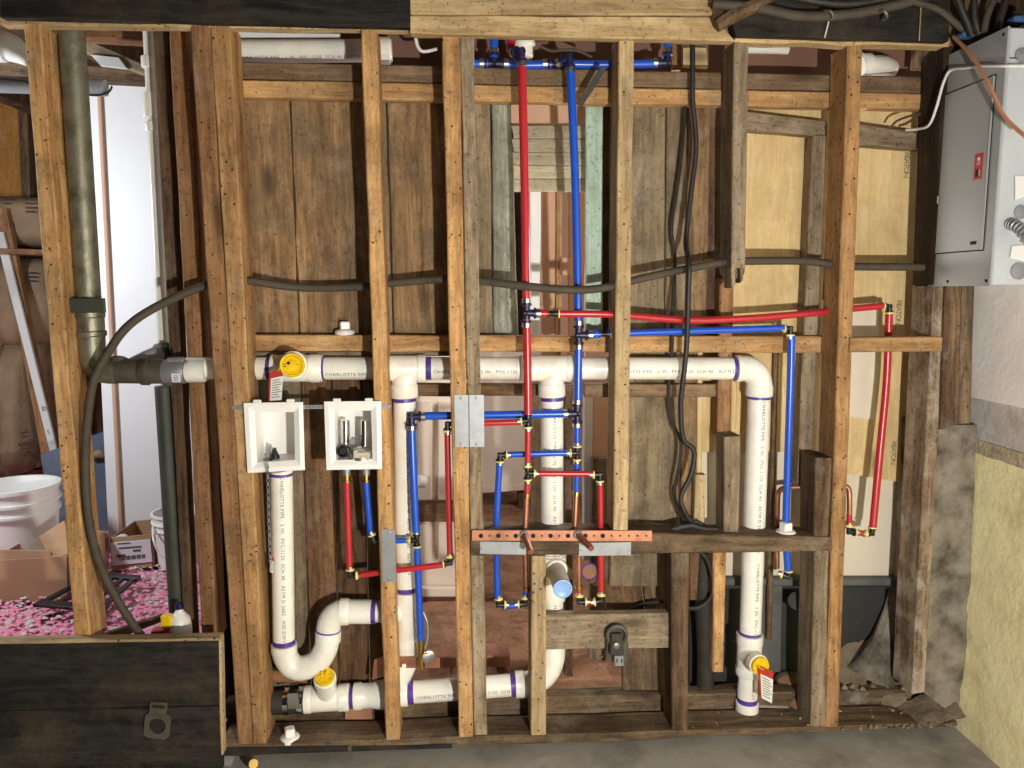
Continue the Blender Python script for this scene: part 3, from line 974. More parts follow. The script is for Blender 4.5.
def cleanout(c, d, r, parent, nm='cleanout'):
    """white socket with a yellow screw plug; faces along d"""
    d = d.normalized()
    e = empty(nm, c, parent=parent)
    lathe('socket', c - d * 0.05, d, [(0, r * 0.95), (0.052, r * 0.98), (0.056, r * 1.12), (0.075, r * 1.12), (0.078, r * 1.0), (0.078, r * 0.9)], M['pvc'], e, 28)
    lathe('yellow_plug', c + d * 0.0275, d, [(0, r * 0.98), (0.007, r * 0.98), (0.010, r * 0.94), (0.0092, r * 0.78), (0.006, r * 0.74), (0.006, r * 0.4), (0.009, r * 0.38), (0.010, r * 0.1)], M['yellow'], e, 28)
    side = d.cross(Vector((0, 0, 1)))
    if side.length < 0.2:
        side = Vector((1, 0, 0))
    side.normalize()
    lathe('plug_ridge', c + d * 0.0275, d, [(0.006, r * 0.74), (0.0085, r * 0.72), (0.0085, r * 0.60), (0.006, r * 0.58)], M['yellow'], e, 28, caps=False)
    for sg in (-1, 1):
        bx_ = c + d * 0.036 + side * (sg * r * 0.45)
        box3('plug_lug', bx_, (r * 0.5, 0.004, 0.004), M['yellow'], e, frame(bx_, Vector((0, 0, 1)) if abs(d.z) < 0.5 else Vector((0, 1, 0)), side).to_3x3(), 0.0006)
    return e


cf = P(295, 365, 0.040)
ce = cleanout(cf, Vector((0, -1, 0.08)), 0.0315, dv)
for (dx, dz) in ((-0.008, 0.008), (-0.018, 0.002)):
    q = cf + Vector((dx, -0.0375, dz))
    cyl('plug_hole', q, q + Vector((0, 0.004, 0)), 0.004, M['dark'], ce, 10)

# tee whose branch drops to the left standpipe
hub(P(382, 368.3, YP), P(426, 368.3, YP), k=1.14, name='sanitary_tee')
hub(P(418, 368.3, YP), P(426, 368.3, YP), k=1.22)
band((425.5, 368.3), (431.5, 368.3))
pvc((426, 368.3), (520, 368.3), prt=0.02, ang=-0.2)
sweep('tee_branch', [P(419, 369, YP), P(411, 371, YP), P(405, 377, YP), P(404, 388, YP)], R2 * 1.1, M['pvc'], dv, seg=24)
hub(P(403.8, 384, YP), P(404.3, 397.5, YP), k=1.2)
band((404.3, 397), (404.5, 401.5))
pvc((404.4, 398), (406.3, 592), prt=0.03, ang=0.35)
band((406.2, 586), (406.4, 592))
hub(P(406.4, 591.5, YP), P(406.6, 640, YP), k=1.10, name='long_coupling')
hub(P(406.6, 590.5, YP), P(406.6, 600, YP), k=1.17)
hub(P(406.6, 637, YP), P(406.6, 648, YP), k=1.17)
sweep('foot_bend', [P(406.6, 646, YP), P(405, 662, YP), P(400, 676, YP), P(394, 690, YP)], [R2 * 1.14, R2 * 1.1, R2 * 1.05, R2], M['pvc'], dv, seg=24)
# second tee at the middle standpipe
hub(P(516, 368.3, YP), P(521, 368.3, YP), k=1.06)
hub(P(520, 368.3, YP), P(574, 368.3, YP), k=1.14, name='sanitary_tee')
hub(P(566, 368.3, YP), P(574, 368.3, YP), k=1.22)
sweep('tee_branch', [P(565, 369, YP), P(558, 371, YP), P(552.5, 377, YP), P(551.6, 388, YP)], R2 * 1.1, M['pvc'], dv, seg=24)
hub(P(551.6, 384, YP), P(551.9, 396.5, YP), k=1.2)
band((551.9, 396), (552, 400.5))
pvc((552, 398), (552.3, 600), prt=0.028, ang=0.12)
pvc((572, 368.3), (735, 368.5), prt=0.10, ang=-0.15)
band((731.5, 368.5), (735.5, 368.5))
# right elbow and right standpipe
hub(P(735, 368.5, YP), P(742, 368.5, YP), k=1.2)
sweep('elbow', [P(738, 368.5, YP), P(748, 369, YP), P(756.5, 375, YP), P(759.5, 386, YP), P(759.2, 395, YP)], R2 * 1.14, M['pvc'], dv, seg=24)
hub(P(759.5, 385, YP), P(759, 396, YP), k=1.2)
band((759, 395.5), (758.8, 399))
pvc((759, 396), (753, 552), prt=0.01, ang=0.1)
pvc((753, 550), (750, 636), prt=0.03, ang=0.15)
band((750, 631), (749.8, 636))
t3 = hub(P(749.8, 636, YP), P(748.3, 673, YP), k=1.15, name='cleanout_tee')
hub(P(749.8, 633.5, YP), P(749.4, 644, YP), k=1.24)
hub(P(748.6, 667, YP), P(748.3, 674, YP), k=1.22)
cf3 = P(754, 661, 0.045)
cleanout(cf3, Vector((0.15, -1, 0.05)), 0.0255, dv)
pvc((748.3, 672), (747.2, 702), r=R2 * 0.93, prt=0.008, ang=0.2)
band((747.4, 697), (747.2, 702), r=R2 * 0.93)
hub(P(747.2, 701.5, YP), P(746.8, 714, YP), k=1.06)

# test cap on a stub that points at the viewer, under the copper bar
hub(P(553, 553, 0.09), P(553.2, 600, 0.09), k=1.12, name='fixture_tee')
hub(P(553, 555, 0.085), P(553, 562, 0.085), k=1.2)
s0, s1 = P(556, 568, 0.06), P(562.5, 588.5, -0.085)
lathe('socket', s0 + (s1 - s0) * -0.1, s1 - s0, [(0, 0.03), (0.03, 0.030), (0.034, 0.027)], M['pvc'], dv)
cyl('stub_pipe', s0, s1, 0.0235, M['pvc'], dv)
lathe('test_cap', s1 - (s1 - s0).normalized() * 0.002, s1 - s0, [(0, 0.0242), (0.006, 0.0242), (0.0065, 0.021), (0.0045, 0.0175), (0.0045, 0.001)], M['bluecap'], dv)
band((553.1, 596), (553.1, 599))
pvc((553.1, 597), (553.2, 640), prt=0.004, ang=0.1, r=R2 * 0.93)
# bend from the middle standpipe into the ground run
band((553, 648), (552.6, 653))
sweep('elbow', [P(553.2, 640, YP), P(552.5, 658, YP), P(547, 672, YP), P(536, 681, YP), P(522, 685, YP)], R2 * 1.12, M['pvc'], dv, seg=24)
# ground run
YG = 0.085
hub(P(515, 684.5, YG), P(524, 684, YG), k=1.2)
band((510.5, 685), (516, 684.6), YG)
pvc((412, 692.3), (514, 685), YG, prt=0.014, ang=-0.05)
band((407.5, 692.7), (414, 692.2), YG)
hub(P(384, 694.3, YG), P(408, 692.7, YG), k=1.14, name='wye')
hub(P(401, 693, YG), P(408, 692.7, YG), k=1.2)
sweep('wye_branch', [P(391, 691, YG), P(398, 678, YG), P(402, 662, YG)], R2 * 1.05, M['pvc'], dv, seg=24)
p0, p1 = P(354, 696.5, YG), P(390, 694, YG)
L = (p1 - p0).length
lathe('reducer', p0, p1 - p0, [(0, R2 * 1.02), (0.001, R2 * 1.2), (0.02, R2 * 1.2), (0.024, R2 * 1.1), (L * 0.45, R2 * 1.1), (L * 0.75, R2 * 1.3), (L, R2 * 1.3)], M['pvc'], dv, 28)
band((349, 697), (355, 696.5), YG)
hub(P(306, 699.5, YG), P(350, 697, YG), k=1.13, name='cleanout_tee')
hub(P(305, 699.5, YG), P(312, 699.2, YG), k=1.22)
hub(P(339, 697.5, YG), P(349.5, 697, YG), k=1.22)
c2 = P(325.5, 683, 0.045)
ce2 = cleanout(c2, Vector((0.05, -0.55, 0.85)), 0.0265, dv)
for dx in (-0.006, 0.006):
    q = c2 + Vector((dx, -0.018, 0.034))
    box3('plug_fin', q, (0.004, 0.012, 0.022), M['yellow'], ce2)
# laundry standpipe and trap
YL = 0.055
RL = 0.0285
hub(P(281.5, 470, YL), P(282, 474, YL), RL, 1.0)
band((281.5, 472.5), (281.6, 475.5), YL, RL)
pvc((281.5, 470), (284, 643), YL, r=RL, prt=0.012, ang=0.25)
band((283.8, 639), (284, 644), YL, RL)
hub(P(284, 643.5, YL), P(284.3, 652.5, YL), RL, 1.2)
sweep('trap_bend', [P(284.2, 648, YL), P(285.5, 656, YL), P(292, 665.5, YL), P(303, 668, YL), P(317, 662, YL), P(325, 650, YL), P(327.8, 637, YL)], RL * 1.13, M['pvc'], dv, seg=26)
hub(P(327.9, 641, YL), P(328.3, 629.5, YL), RL, 1.2)
band((328.2, 630.5), (328.3, 629), YL, RL * 1.17)
sweep('elbow', [P(328.1, 636, YL), P(329, 625, YL), P(333, 616.5, YL), P(340, 612.3, YL), P(346, 611.6, YL)], RL * 1.13, M['pvc'], dv, seg=26)
hub(P(340, 611.8, YL), P(349, 611.6, YL), RL, 1.24)
band((348.7, 611.6), (357, 611.6), YL, RL * 1.03)
pvc((348, 611.6), (372, 611.6), YL, r=RL * 1.12)
band((371.5, 611.6), (376, 611.6), YL, RL * 1.1)
pvc((370, 611.6), (404, 611.6), YL, YP, r=RL)
cyl('strap_bolt', P(404, 666, 0.055), P(404, 666, 0.045), 0.006, M['white_plastic'], dv, 12)

# flexible coupling at the left end of the ground run
fc = empty('band_coupling', P(290, 702, YG), 'black rubber coupling with shiny steel clamps on the low white pipe', 'coupling')
cyl('rubber_sleeve', P(266, 703, YG), P(307, 700, YG), 0.0325, M['black_rubber'], fc)
for (a, b_) in ((284.5, 290), (298, 304)):
    p0, p1 = P(a, 702 - (a - 284) * 0.07, YG), P(b_, 702 - (b_ - 284) * 0.07, YG)
    lathe('clamp_band', p0, p1 - p0, [(0, 0.0325), (0.001, 0.0342), ((p1 - p0).length - 0.001, 0.0342), ((p1 - p0).length, 0.0325)], M['chrome'], fc)
    box3('clamp_screw', P((a + b_) / 2, 688, 0.055), (0.012, 0.012, 0.012), M['chrome'], fc)
beam('shield_plate', [(287, 694), (298, 693), (299, 708), (288, 709)], 0.049, 0.003, M['chrome'], parent=fc)

# ---- loose white caps
def cap(c, label, k=1.0):
    e = empty('square_head_plug', c, label, 'plug')
    lathe('cap_base', c, Vector((0, 0, 1)), [(0, 0.024 * k), (0.002, 0.027 * k), (0.010 * k, 0.027 * k), (0.014 * k, 0.024 * k), (0.017 * k, 0.014 * k)], M['white_plastic'], e)
    box3('square_head', c + Vector((0, 0, 0.025 * k)), (0.026 * k, 0.026 * k, 0.024 * k), M['white_plastic'], e, Matrix.Rotation(0.35, 3, 'Z'), 0.003)
    return e


cap(P(343.5, 335.6, 0.10) + Vector((0, 0.022, 0)), 'white square-headed cap sitting on the middle rail', 0.98)
cap(PZ(290, 740.5, 0.047), 'white square-headed cap lying on the bottom plate', 0.98)
cap(P(785.5, 535.5, 0.04), 'white square-headed cap on the blocking board around the blue line', 1.0)

# ================================================================== WATER LINES
RB, RS = 0.0105, 0.0078      # three-quarter inch and half inch tube


def fitting(c, dirs, big, parent, ring, name, lens=None):
    """dark body with one barrel per direction and a crimp ring on each"""
    r = (RB if big else RS)
    parts = []
    rings = []
    for d in dirs:
        d = d.normalized()
        L = r * (2.3 if big else 1.9)
        parts.append(xf(lathe_data([(-r * 0.6, r * 0.9), (L * 0.75, r * 0.9), (L * 0.78, r * 1.35), (L, r * 1.35), (L + 0.001, r * 0.9)], 14), frame(c, d)))
        rings.append((c + d * (L + 0.001), d))
    v, f = join_data(parts)
    o = mk(name, v, f, M['navy'] if big else M['fit'], Matrix.Translation(c), parent)
    for i, (q, d) in enumerate(rings):
        rm = ring[i] if isinstance(ring, (list, tuple)) else ring
        if rm == 'ring_y':
            lathe('crimp_ring', q, d, [(0, r * 1.5), (0.0030, r * 1.5), (0.0032, r * 1.08), (0.006, r * 1.1)], M['ring_y'], o, 14)
            lathe('crimp_sleeve', q + d * 0.0055, d, [(0, r * 1.05), (0.0005, r * 1.13), (0.006, r * 1.13), (0.0065, r * 1.05)], M['ring_s'], o, 14)
        else:
            lathe('crimp_ring', q, d, [(0, r * 1.05), (0.0006, r * 1.16), (0.011, r * 1.16), (0.0116, r * 1.05)], M[rm], o, 14)
    return o


def pex(pts, r, mat, parent, name='tube', n=8):
    """pts: (x, y, Y) list"""
    q = [P(*a) for a in pts]
    if len(q) == 2:
        q = [q[0], q[0].lerp(q[1], 0.5), q[1]]
    return sweep(name, q, r, M[mat], parent, seg=14, n=n)


def D(a, b_):
    return P(*b_) - P(*a)


hot = empty('hot_water_line', P(527, 420, 0.03), 'red plastic hot water tubing with yellow crimp fittings', 'pipe')
YH = 0.028
YR2 = 0.070
# riser
e0 = (521.3, 51, YH)
pex([(521.8, 58, YH), (524.7, 190, YH), (526.3, 306, YH)], RB, 'red_pex', hot)
fitting(P(*e0), [D(e0, (521.8, 70, YH)), Vector((-0.55, 0.8, 0.1))], True, hot, 'ring_s', 'elbow_fitting')
q = P(*e0)
pex([(516, 52, 0.075), (512, 50, 0.09), (511, 38, 0.09)], RB, 'red_pex', hot)
tA = (526.4, 313, YH)
tA_r = (540, 313.3, YH)
fitting(P(*tA), [Vector((0, 0, 1)), Vector((0, 0, -1)), D(tA, tA_r)], True, hot, 'ring_s', 'tee_fitting')
pex([(538, 313.3, YH), (548, 313.5, YH)], RB, 'red_pex', hot)
fitting(P(552, 313.7, YH), [Vector((-1, 0, 0)), Vector((1, 0, 0))], False, hot, ['ring_s', 'ring_y'], 'reducer_fitting')
pex([(557, 313.8, YH), (612, 314.5, YH), (684, 320, YH + .016), (735, 319, YH + .022), (794, 314.8, YH + .03), (825, 311.8, YH + .036), (853, 308.6, YR2), (884, 305.8, YR2)], 0.0092, 'red_pex', hot)
eH = (889.5, 306.5, YR2)
fitting(P(*eH), [D(eH, (880, 306.3, YR2)), D(eH, (889, 320, YR2))], False, hot, 'ring_y', 'elbow_fitting')
pex([(889, 314, YR2), (886.5, 380, YR2), (880, 450, YR2 - .01), (872.8, 527, YR2 - .02)], 0.0098, 'red_pex', hot)
eH2 = (872, 533.5, YR2 - .02)
fitting(P(*eH2), [D(eH2, (873, 522, YR2 - .02)), D(eH2, (862, 533.5, YR2 - .02))], False, hot, 'ring_y', 'elbow_fitting')
pex([(866, 533.5, YR2 - .02), (855, 532.5, YR2 - .02)], RS, 'red_pex', hot)
eH3 = (849, 532, YR2 - .02)
fitting(P(*eH3), [D(eH3, (860, 532.5, YR2 - .02)), D(eH3, (849.3, 520, YR2 - .02))], False, hot, 'ring_y', 'elbow_fitting')
pex([(849.2, 526, YR2 - .02), (849.4, 514, YR2 - .02)], RS, 'red_pex', hot)
pex([(849.4, 517, YR2 - .02), (849.5, 498, YR2 - .02), (848.5, 489, 0.055), (843, 486, 0.06), (826, 486, 0.085), (803, 487, 0.105), (786, 488, 0.11), (779.5, 491, 0.11), (777.5, 500, 0.11), (777, 535, 0.11), (777, 568, 0.11)], 0.0072, 'copper', hot, 'copper_tube')
# below the first tee
pex([(526.6, 319, YH), (527.6, 370, YH), (528, 414, YH)], RB, 'red_pex', hot)
tB = (528, 420.5, YH)
tBl = (515, 421.5, YH)
fitting(P(*tB), [Vector((0, 0, 1)), Vector((0, 0, -1)), D(tB, tBl)], False, hot, ['ring_s', 'ring_y', 'ring_y'], 'tee_fitting')
pex([(521, 422, YH), (484, 423, YH), (453, 423.3, YH + 0.004)], RS, 'red_pex', hot)
eB = (447.5, 424, YH + 0.004)
fitting(P(*eB), [Vector((1, 0, 0)), D(eB, (447.3, 440, YH + 0.004))], False, hot, 'ring_y', 'elbow_fitting')
pex([(447.2, 430, YH + .004), (448.5, 495, YH + .004), (450, 557, YH + .004)], RS, 'red_pex', hot)
eB2 = (450, 563, YH + .004)
fitting(P(*eB2), [Vector((0, 0, 1)), D(eB2, (435, 565, YH + .002))], False, hot, 'ring_y', 'elbow_fitting')
pex([(444, 564.5, YH), (400, 570, YH), (356, 575.5, YH)], RS, 'red_pex', hot)
eB3 = (350, 576, YH)
fitting(P(*eB3), [D(eB3, (362, 575, YH)), Vector((0, 0, 1))], False, hot, 'ring_y', 'elbow_fitting')
pex([(349.6, 570, YH), (347.8, 520, YH), (346.6, 482, YH)], 0.0086, 'red_pex', hot)
# further down the riser
pex([(528, 427, YH), (527.6, 466, YH)], RS * 1.05, 'red_pex', hot)
tC = (527.6, 473, YH)
tCr = (540, 473.5, YH)
fitting(P(*tC), [Vector((0, 0, 1)), Vector((0, 0, -1)), D(tC, tCr)], False, hot, 'ring_y', 'tee_fitting')
pex([(534, 473.5, YH), (594, 473.8, YH)], RS, 'red_pex', hot)
eC = (600, 474.5, YH)
fitting(P(*eC), [Vector((-1, 0, 0)), Vector((0, 0, -1))], False, hot, 'ring_y', 'elbow_fitting')
pex([(600.3, 481, YH), (600.6, 540, YH), (601, 595, YH)], RS * 1.05, 'red_pex', hot)
eC2 = (601, 601, YH)
fitting(P(*eC2), [Vector((0, 0, 1)), D(eC2, (590, 602.5, YH))], False, hot, 'ring_y', 'elbow_fitting')
pex([(595, 602, YH), (585, 602.5, YH)], RS, 'red_pex', hot)
eC3 = (579, 602, YH)
fitting(P(*eC3), [Vector((1, 0, 0)), Vector((0, 0, 1))], False, hot, 'ring_y', 'elbow_fitting')
pex([(578.8, 596, YH), (578.6, 586, YH)], RS, 'red_pex', hot)
pex([(527.3, 480, YH), (526.8, 496, YH)], RS, 'red_pex', hot)

cold = empty('cold_water_line', P(577, 415, 0.05), 'blue plastic cold water tubing with crimp fittings', 'pipe')
YC = 0.052
f0 = (569.5, 57, YC)
pex([(570.3, 66, YC), (575.5, 190, YC), (578.4, 328, YC)], RB, 'blue_pex', cold)
fitting(P(*f0), [D(f0, (570, 75, YC)), Vector((-0.85, 0.5, -0.35))], True, cold, 'ring_s', 'elbow_fitting')
g0 = (557, 64, 0.10)
fitting(P(*g0), [Vector((1, -0.5, 0.3)), Vector((-1, 0, 0)), Vector((1, 0.2, 0))], True, cold, 'ring_s', 'tee_fitting')
pex([(551, 64.5, 0.10), (525, 65, 0.10), (501, 64, 0.10)], RB, 'blue_pex', cold)
g1 = (494, 63.5, 0.10)
fitting(P(*g1), [Vector((1, 0, 0)), Vector((-1, 0, 0)), Vector((0, 0, 1))], True, cold, 'ring_s', 'tee_fitting')
pex([(488, 63.5, 0.10), (462, 64, 0.10)], RB, 'blue_pex', cold)
pex([(494, 58, 0.10), (494, 36, 0.10)], RB, 'blue_pex', cold)
pex([(564, 64, 0.10), (605, 64.5, 0.10), (660, 63.5, 0.10)], RB, 'blue_pex', cold)
g2 = (667, 63, 0.10)
fitting(P(*g2), [Vector((-1, 0, 0)), Vector((0.05, 0, 1))], True, cold, 'ring_s', 'elbow_fitting')
pex([(667.3, 56, 0.10), (667.8, 42, 0.10)], RB, 'blue_pex', cold)
tD = (578.6, 335, YC)
fitting(P(*tD), [Vector((0, 0, 1)), Vector((0, 0, -1)), Vector((1, 0, 0))], True, cold, 'ring_s', 'tee_fitting')
pex([(586, 334.5, YC), (600, 334, YC)], RB, 'blue_pex', cold)
fitting(P(604, 334, YC), [Vector((-1, 0, 0)), Vector((1, 0, 0))], False, cold, ['ring_s', 'ring_y'], 'reducer_fitting')
pex([(608, 333.8, YC), (690, 331, YC), (784, 328, YC)], 0.0092, 'blue_pex', cold)
eD = (790.5, 328.5, YC)
fitting(P(*eD), [Vector((-1, 0, 0)), Vector((0, 0, -1))], False, cold, 'ring_y', 'elbow_fitting')
pex([(791.5, 336, YC), (790.5, 380, YC), (787.5, 470, YC), (786, 530, YC), (788, 572, YC)], 0.0098, 'blue_pex', cold)
fitting(P(788.3, 577, YC), [Vector((0, 0, 1)), Vector((-1, 0.4, 0.3))], False, cold, 'ring_y', 'elbow_fitting')
pex([(578.6, 342, YC), (577.8, 406, YC)], RB, 'blue_pex', cold)
tE = (577.2, 413.5, YC)
fitting(P(*tE), [Vector((0, 0, 1)), Vector((0, 0, -1)), D(tE, (560, 413.8, YC))], True, cold, ['ring_s', 'ring_s', 'ring_s'], 'tee_fitting')
pex([(570, 413.6, YC), (490, 415, YC), (419, 416, YC)], RB, 'blue_pex', cold)
eE = (411.3, 416.5, YC)
fitting(P(*eE), [Vector((1, 0, 0)), D(eE, (411.8, 440, YC - 0.01))], True, cold, 'ring_s', 'elbow_fitting')
pex([(411.5, 424, YC), (413.5, 480, YC - 0.01), (416, 532, YC - 0.015)], RB, 'blue_pex', cold)
tF = (416.5, 540, YC - 0.015)
fitting(P(*tF), [Vector((0, 0, 1)), Vector((0, 0, -1)), Vector((-1, 0, 0))], False, cold, ['ring_s', 'ring_y', 'ring_y'], 'tee_fitting')
pex([(410, 540, YC - .015), (390, 541, YC - .015), (380, 542, YC - .015)], RS, 'blue_pex', cold)
eF = (374, 541, YC - .015)
fitting(P(*eF), [Vector((1, 0, 0)), D(eF, (370, 530, YC - .015))], False, cold, 'ring_y', 'elbow_fitting')
pex([(370.5, 535, YC - .015), (368, 505, YC - .015), (366, 482, YC - .015)], 0.0086, 'blue_pex', cold)
pex([(416.8, 546, YC - .015), (419, 600, YC - .015), (420.5, 640, YC - .015)], 0.0092, 'blue_pex', cold)
pex([(577.2, 421, YC), (577, 446, YC)], RS * 1.1, 'blue_pex', cold)
tG = (577, 453, YC)
fitting(P(*tG), [Vector((0, 0, 1)), Vector((0, 0, -1)), Vector((-1, 0, 0))], False, cold, 'ring_y', 'tee_fitting')
pex([(571, 453, YC), (507, 454.5, YC)], RS, 'blue_pex', cold)
eG = (500, 455, YC)
fitting(P(*eG), [Vector((1, 0, 0)), D(eG, (499.5, 470, YC))], False, cold, 'ring_y', 'elbow_fitting')
pex([(499.5, 461, YC), (496.5, 530, YC), (497.5, 599, YC)], 0.0086, 'blue_pex', cold)
eG2 = (498.5, 605, YC)
fitting(P(*eG2), [Vector((0, 0, 1)), Vector((1, 0, 0))], False, cold, 'ring_y', 'elbow_fitting')
pex([(504, 606, YC), (519, 605.5, YC)], RS, 'blue_pex', cold)
eG3 = (525, 604, YC)
fitting(P(*eG3), [Vector((-1, 0, 0)), Vector((0, 0, 1))], False, cold, 'ring_y', 'elbow_fitting')
pex([(525.5, 598, YC), (526, 588, YC)], RS, 'blue_pex', cold)
pex([(576.8, 460, YC), (576.3, 495, YC)], RS * 1.05, 'blue_pex', cold)

# ---- valve at the end of the blue drop
va = empty('stop_valve', P(422, 668, 0.035), 'brass and chrome stop valve at the foot of the blue drop', 'valve')
cyl('body', P(420.5, 638, 0.037), P(421.5, 668, 0.037), 0.009, M['brass'], va, 16)
lathe('handle', P(428, 656, 0.03), Vector((0.3, -1, 0)), [(0, 0.012), (0.002, 0.018), (0.009, 0.018), (0.011, 0.012)], M['chrome'], va, 12)
cyl('stem', P(421, 655, 0.037), P(428, 656, 0.03), 0.006, M['brass'], va, 10)
sweep('wire_handle', [P(423, 612, 0.045), P(427, 622, 0.04), P(427.5, 636, 0.04), P(425, 648, 0.036)], 0.0035, M['galv'], va, seg=8)
pl_ = beam('copper_strap', [(384, 657), (440, 657), (440, 668), (382, 668)], 0.055, 0.002, M['copper'], 'flat copper strap around the foot of left standpipe', 'strap', along='h')

# ---- copper bar with stub-outs on the blocking board
cb = empty('copper_stub_bar', P(560, 540, -0.002), 'perforated copper bar with two angled copper stub-outs', 'bracket')
tl, tr, br, bl = P(472, 530, -0.004), P(652, 530.5, -0.004), P(652, 541.5, -0.004), P(472, 541, -0.004)
beam3('bar', tl, tr, br, bl, Vector((0, 0.0035, 0)), M['copper'], parent=cb, along='h', jit=0)
for i in range(20):
    x = 481 + i * 8.7
    r_ = 2.4 if i % 2 == 0 and x < 612 else 1.1
    q = P(x, 535.8, -0.0042)
    cyl('bar_hole', q, q + Vector((0, -0.0006, 0)), r_ * 0.0025, M['dark'], cb, 12)
for (x0, y0, x1, y1) in ((524, 534.5, 531, 552), (578, 534.5, 591.5, 548.5)):
    q0 = P(x0, y0 - 1, 0.03)
    qm = P(x0, y0, -0.006)
    q1 = P(x1, y1, -0.075)
    lathe('flange', P(x0, y0, -0.004), Vector((0, -1, 0)), [(0, 0.012), (0.004, 0.012), (0.007, 0.009)], M['galv'], cb, 16)
    sweep('stub_out', [P(x0, y0 - 2, 0.02), qm, q1], [0.0082, 0.0082, 0.0082], M['copper'], cb, seg=14, n=5)
for pts in ([(526.8, 494, 0.028), (526, 512, 0.028), (525, 532, 0.028)], [(576.3, 493, 0.052), (575.5, 512, 0.048), (574.5, 532, 0.045)],
            [(526, 590, 0.052), (525.7, 572, 0.048), (525, 552, 0.045)], [(578.6, 588, 0.028), (578.6, 572, 0.028), (578.4, 552, 0.028)]):
    pex(pts, 0.0075, 'copper', cb, 'copper_tube')
    q0, q1 = P(*pts[0]), P(*pts[1])
    lathe('sweat_adapter', q0 - (q1 - q0).normalized() * 0.004, q1 - q0, [(0, 0.0085), (0.001, 0.0098), (0.012, 0.0098), (0.013, 0.0085)], M['brass'], cb, 14)
# second, capped fixture outlet right of the bar
fs = empty('capped_outlet', P(590, 572, 0.1), 'pinkish capped drain outlet stub behind the red drop', 'pipe')
cyl('outlet_pipe', P(596, 578, 0.13), P(590, 572, 0.045), 0.0225, M['rust'], fs)
lathe('outlet_rim', P(590, 572, 0.046), P(590, 572, 0.045) - P(596, 578, 0.13), [(0, 0.0225), (0.001, 0.0238), (0.004, 0.0238), (0.004, 0.020), (0.001, 0.020)], M['purple'], fs, caps=False)

# ---- nail plates
def nailplate(quad, label, Y=-0.0022):
    e = beam('nail_plate', quad, Y, 0.0018, M['galv'], label, 'plate', jit=0, ch=0.0005)
    (x0, y0), (x1, y1) = quad[0], quad[2]
    for (u, v) in ((0.5, 0.06), (0.5, 0.94)) if y1 - y0 > x1 - x0 else ((0.04, 0.5), (0.96, 0.5)):
        q = P(x0 + (x1 - x0) * u, y0 + (y1 - y0) * v, Y)
        lathe('nail_head', q, Vector((0, -1, 0)), [(0, 0.004), (0.001, 0.004), (0.0016, 0.002)], M['galv'], e, 10)
    return e


nailplate([(454, 395), (468.5, 395), (469, 447), (455, 447)], 'steel nail plate on the golden middle stud')
nailplate([(469, 395), (484, 395), (484.5, 447), (469.5, 447)], 'steel nail plate on the grey middle stud', 0.0035)
nailplate([(381, 529.5), (395, 529.5), (396.5, 582), (382.5, 582)], 'steel nail plate on the slim stud right of valve box')
nailplate([(480, 541.5), (526, 542), (526, 555), (480, 554)], 'steel plate under the left half of the copper bar', -0.0035)
nailplate([(579, 543), (631, 542), (631, 555.5), (579, 556)], 'steel plate under the right half of the copper bar', -0.0035)

# ================================================================== LAUNDRY BOXES
def outlet_box(outer, inner, label):
    e = empty('laundry_box', P((outer[2][0] + outer[3][0]) / 2, outer[2][1], 0), label, 'box')
    of = [P(*q, -0.012) for q in outer]
    ob = [P(*q, -0.003) for q in outer]
    cx = sum(q[0] for q in outer) / 4
    cy = sum(q[1] for q in outer) / 4
    mid = [P(o_[0] + (i_[0] - o_[0]) * 0.45, o_[1] + (i_[1] - o_[1]) * 0.45, -0.014) for o_, i_ in zip(outer, inner)]
    inn = [P(*q, -0.006) for q in inner]
    V = ob + of + mid + inn
    back = [v + Vector((0, 0.08, 0)) for v in inn]
    Fc = []
    for a, b_ in ((0, 4), (4, 8), (8, 12)):
        for k in range(4):
            k2 = (k + 1) % 4
            Fc.append((a + k, a + k2, b_ + k2, b_ + k))
    fr = mk('face_frame', V, Fc, M['white_plastic'], None, e, smooth=False)
    # tub: inner and outer skins
    out2 = [v + (v - sum(inn, Vector()) / 4).normalized() * 0.004 for v in inn]
    V = inn + back + [v + Vector((0, 0.0, 0)) for v in out2] + [v + Vector((0, 0.084, 0)) for v in out2]
    Fc = [(4, 5, 6, 7), (12, 13, 14, 15)]
    for k in range(4):
        k2 = (k + 1) % 4
        Fc += [(k, k2, 4 + k2, 4 + k), (8 + k, 8 + k2, 12 + k2, 12 + k), (k, k2, 8 + k2, 8 + k)]
    mk('tub', V, Fc, M['white_plastic'], None, e, smooth=False)
    # two snap tabs on the upper rim
    for u in (0.22, 0.78):
        q = of[0].lerp(of[1], u) + Vector((0, 0.006, 0.003))
        box3('snap_tab', q, (0.020, 0.008, 0.008), M['white_plastic'], e)
    return e


b1 = outlet_box([(243.5, 403), (303, 402), (305, 470), (247.5, 473)], [(254.5, 412.5), (294, 412), (295, 460), (257, 462.5)], 'white laundry drain box with a chained black plug')
b2 = outlet_box([(324, 401.6), (381, 401), (382, 469), (326.5, 470)], [(334, 410.5), (371, 410.5), (372.6, 459), (336, 460)], 'white laundry valve box with chrome valves inside')
# drain box inside: drain rim and moulded rib
q = P(276, 460, 0.03)
lathe('drain_rim', q, Vector((0, 0, 1)), [(0, 0.030), (0.002, 0.033), (0.004, 0.030), (0.004, 0.024)], M['fit'], b1)
lathe('plug_knob', q + Vector((-0.002, 0, 0.004)), Vector((0, 0, 1)), [(0, 0.012), (0.006, 0.011), (0.020, 0.005), (0.028, 0.003)], M['fit'], b1, 16)
lathe('plug_knob', q + Vector((-0.014, 0.01, 0.004)), Vector((0, 0, 1)), [(0, 0.006), (0.02, 0.005), (0.034, 0.002)], M['galv'], b1, 12)
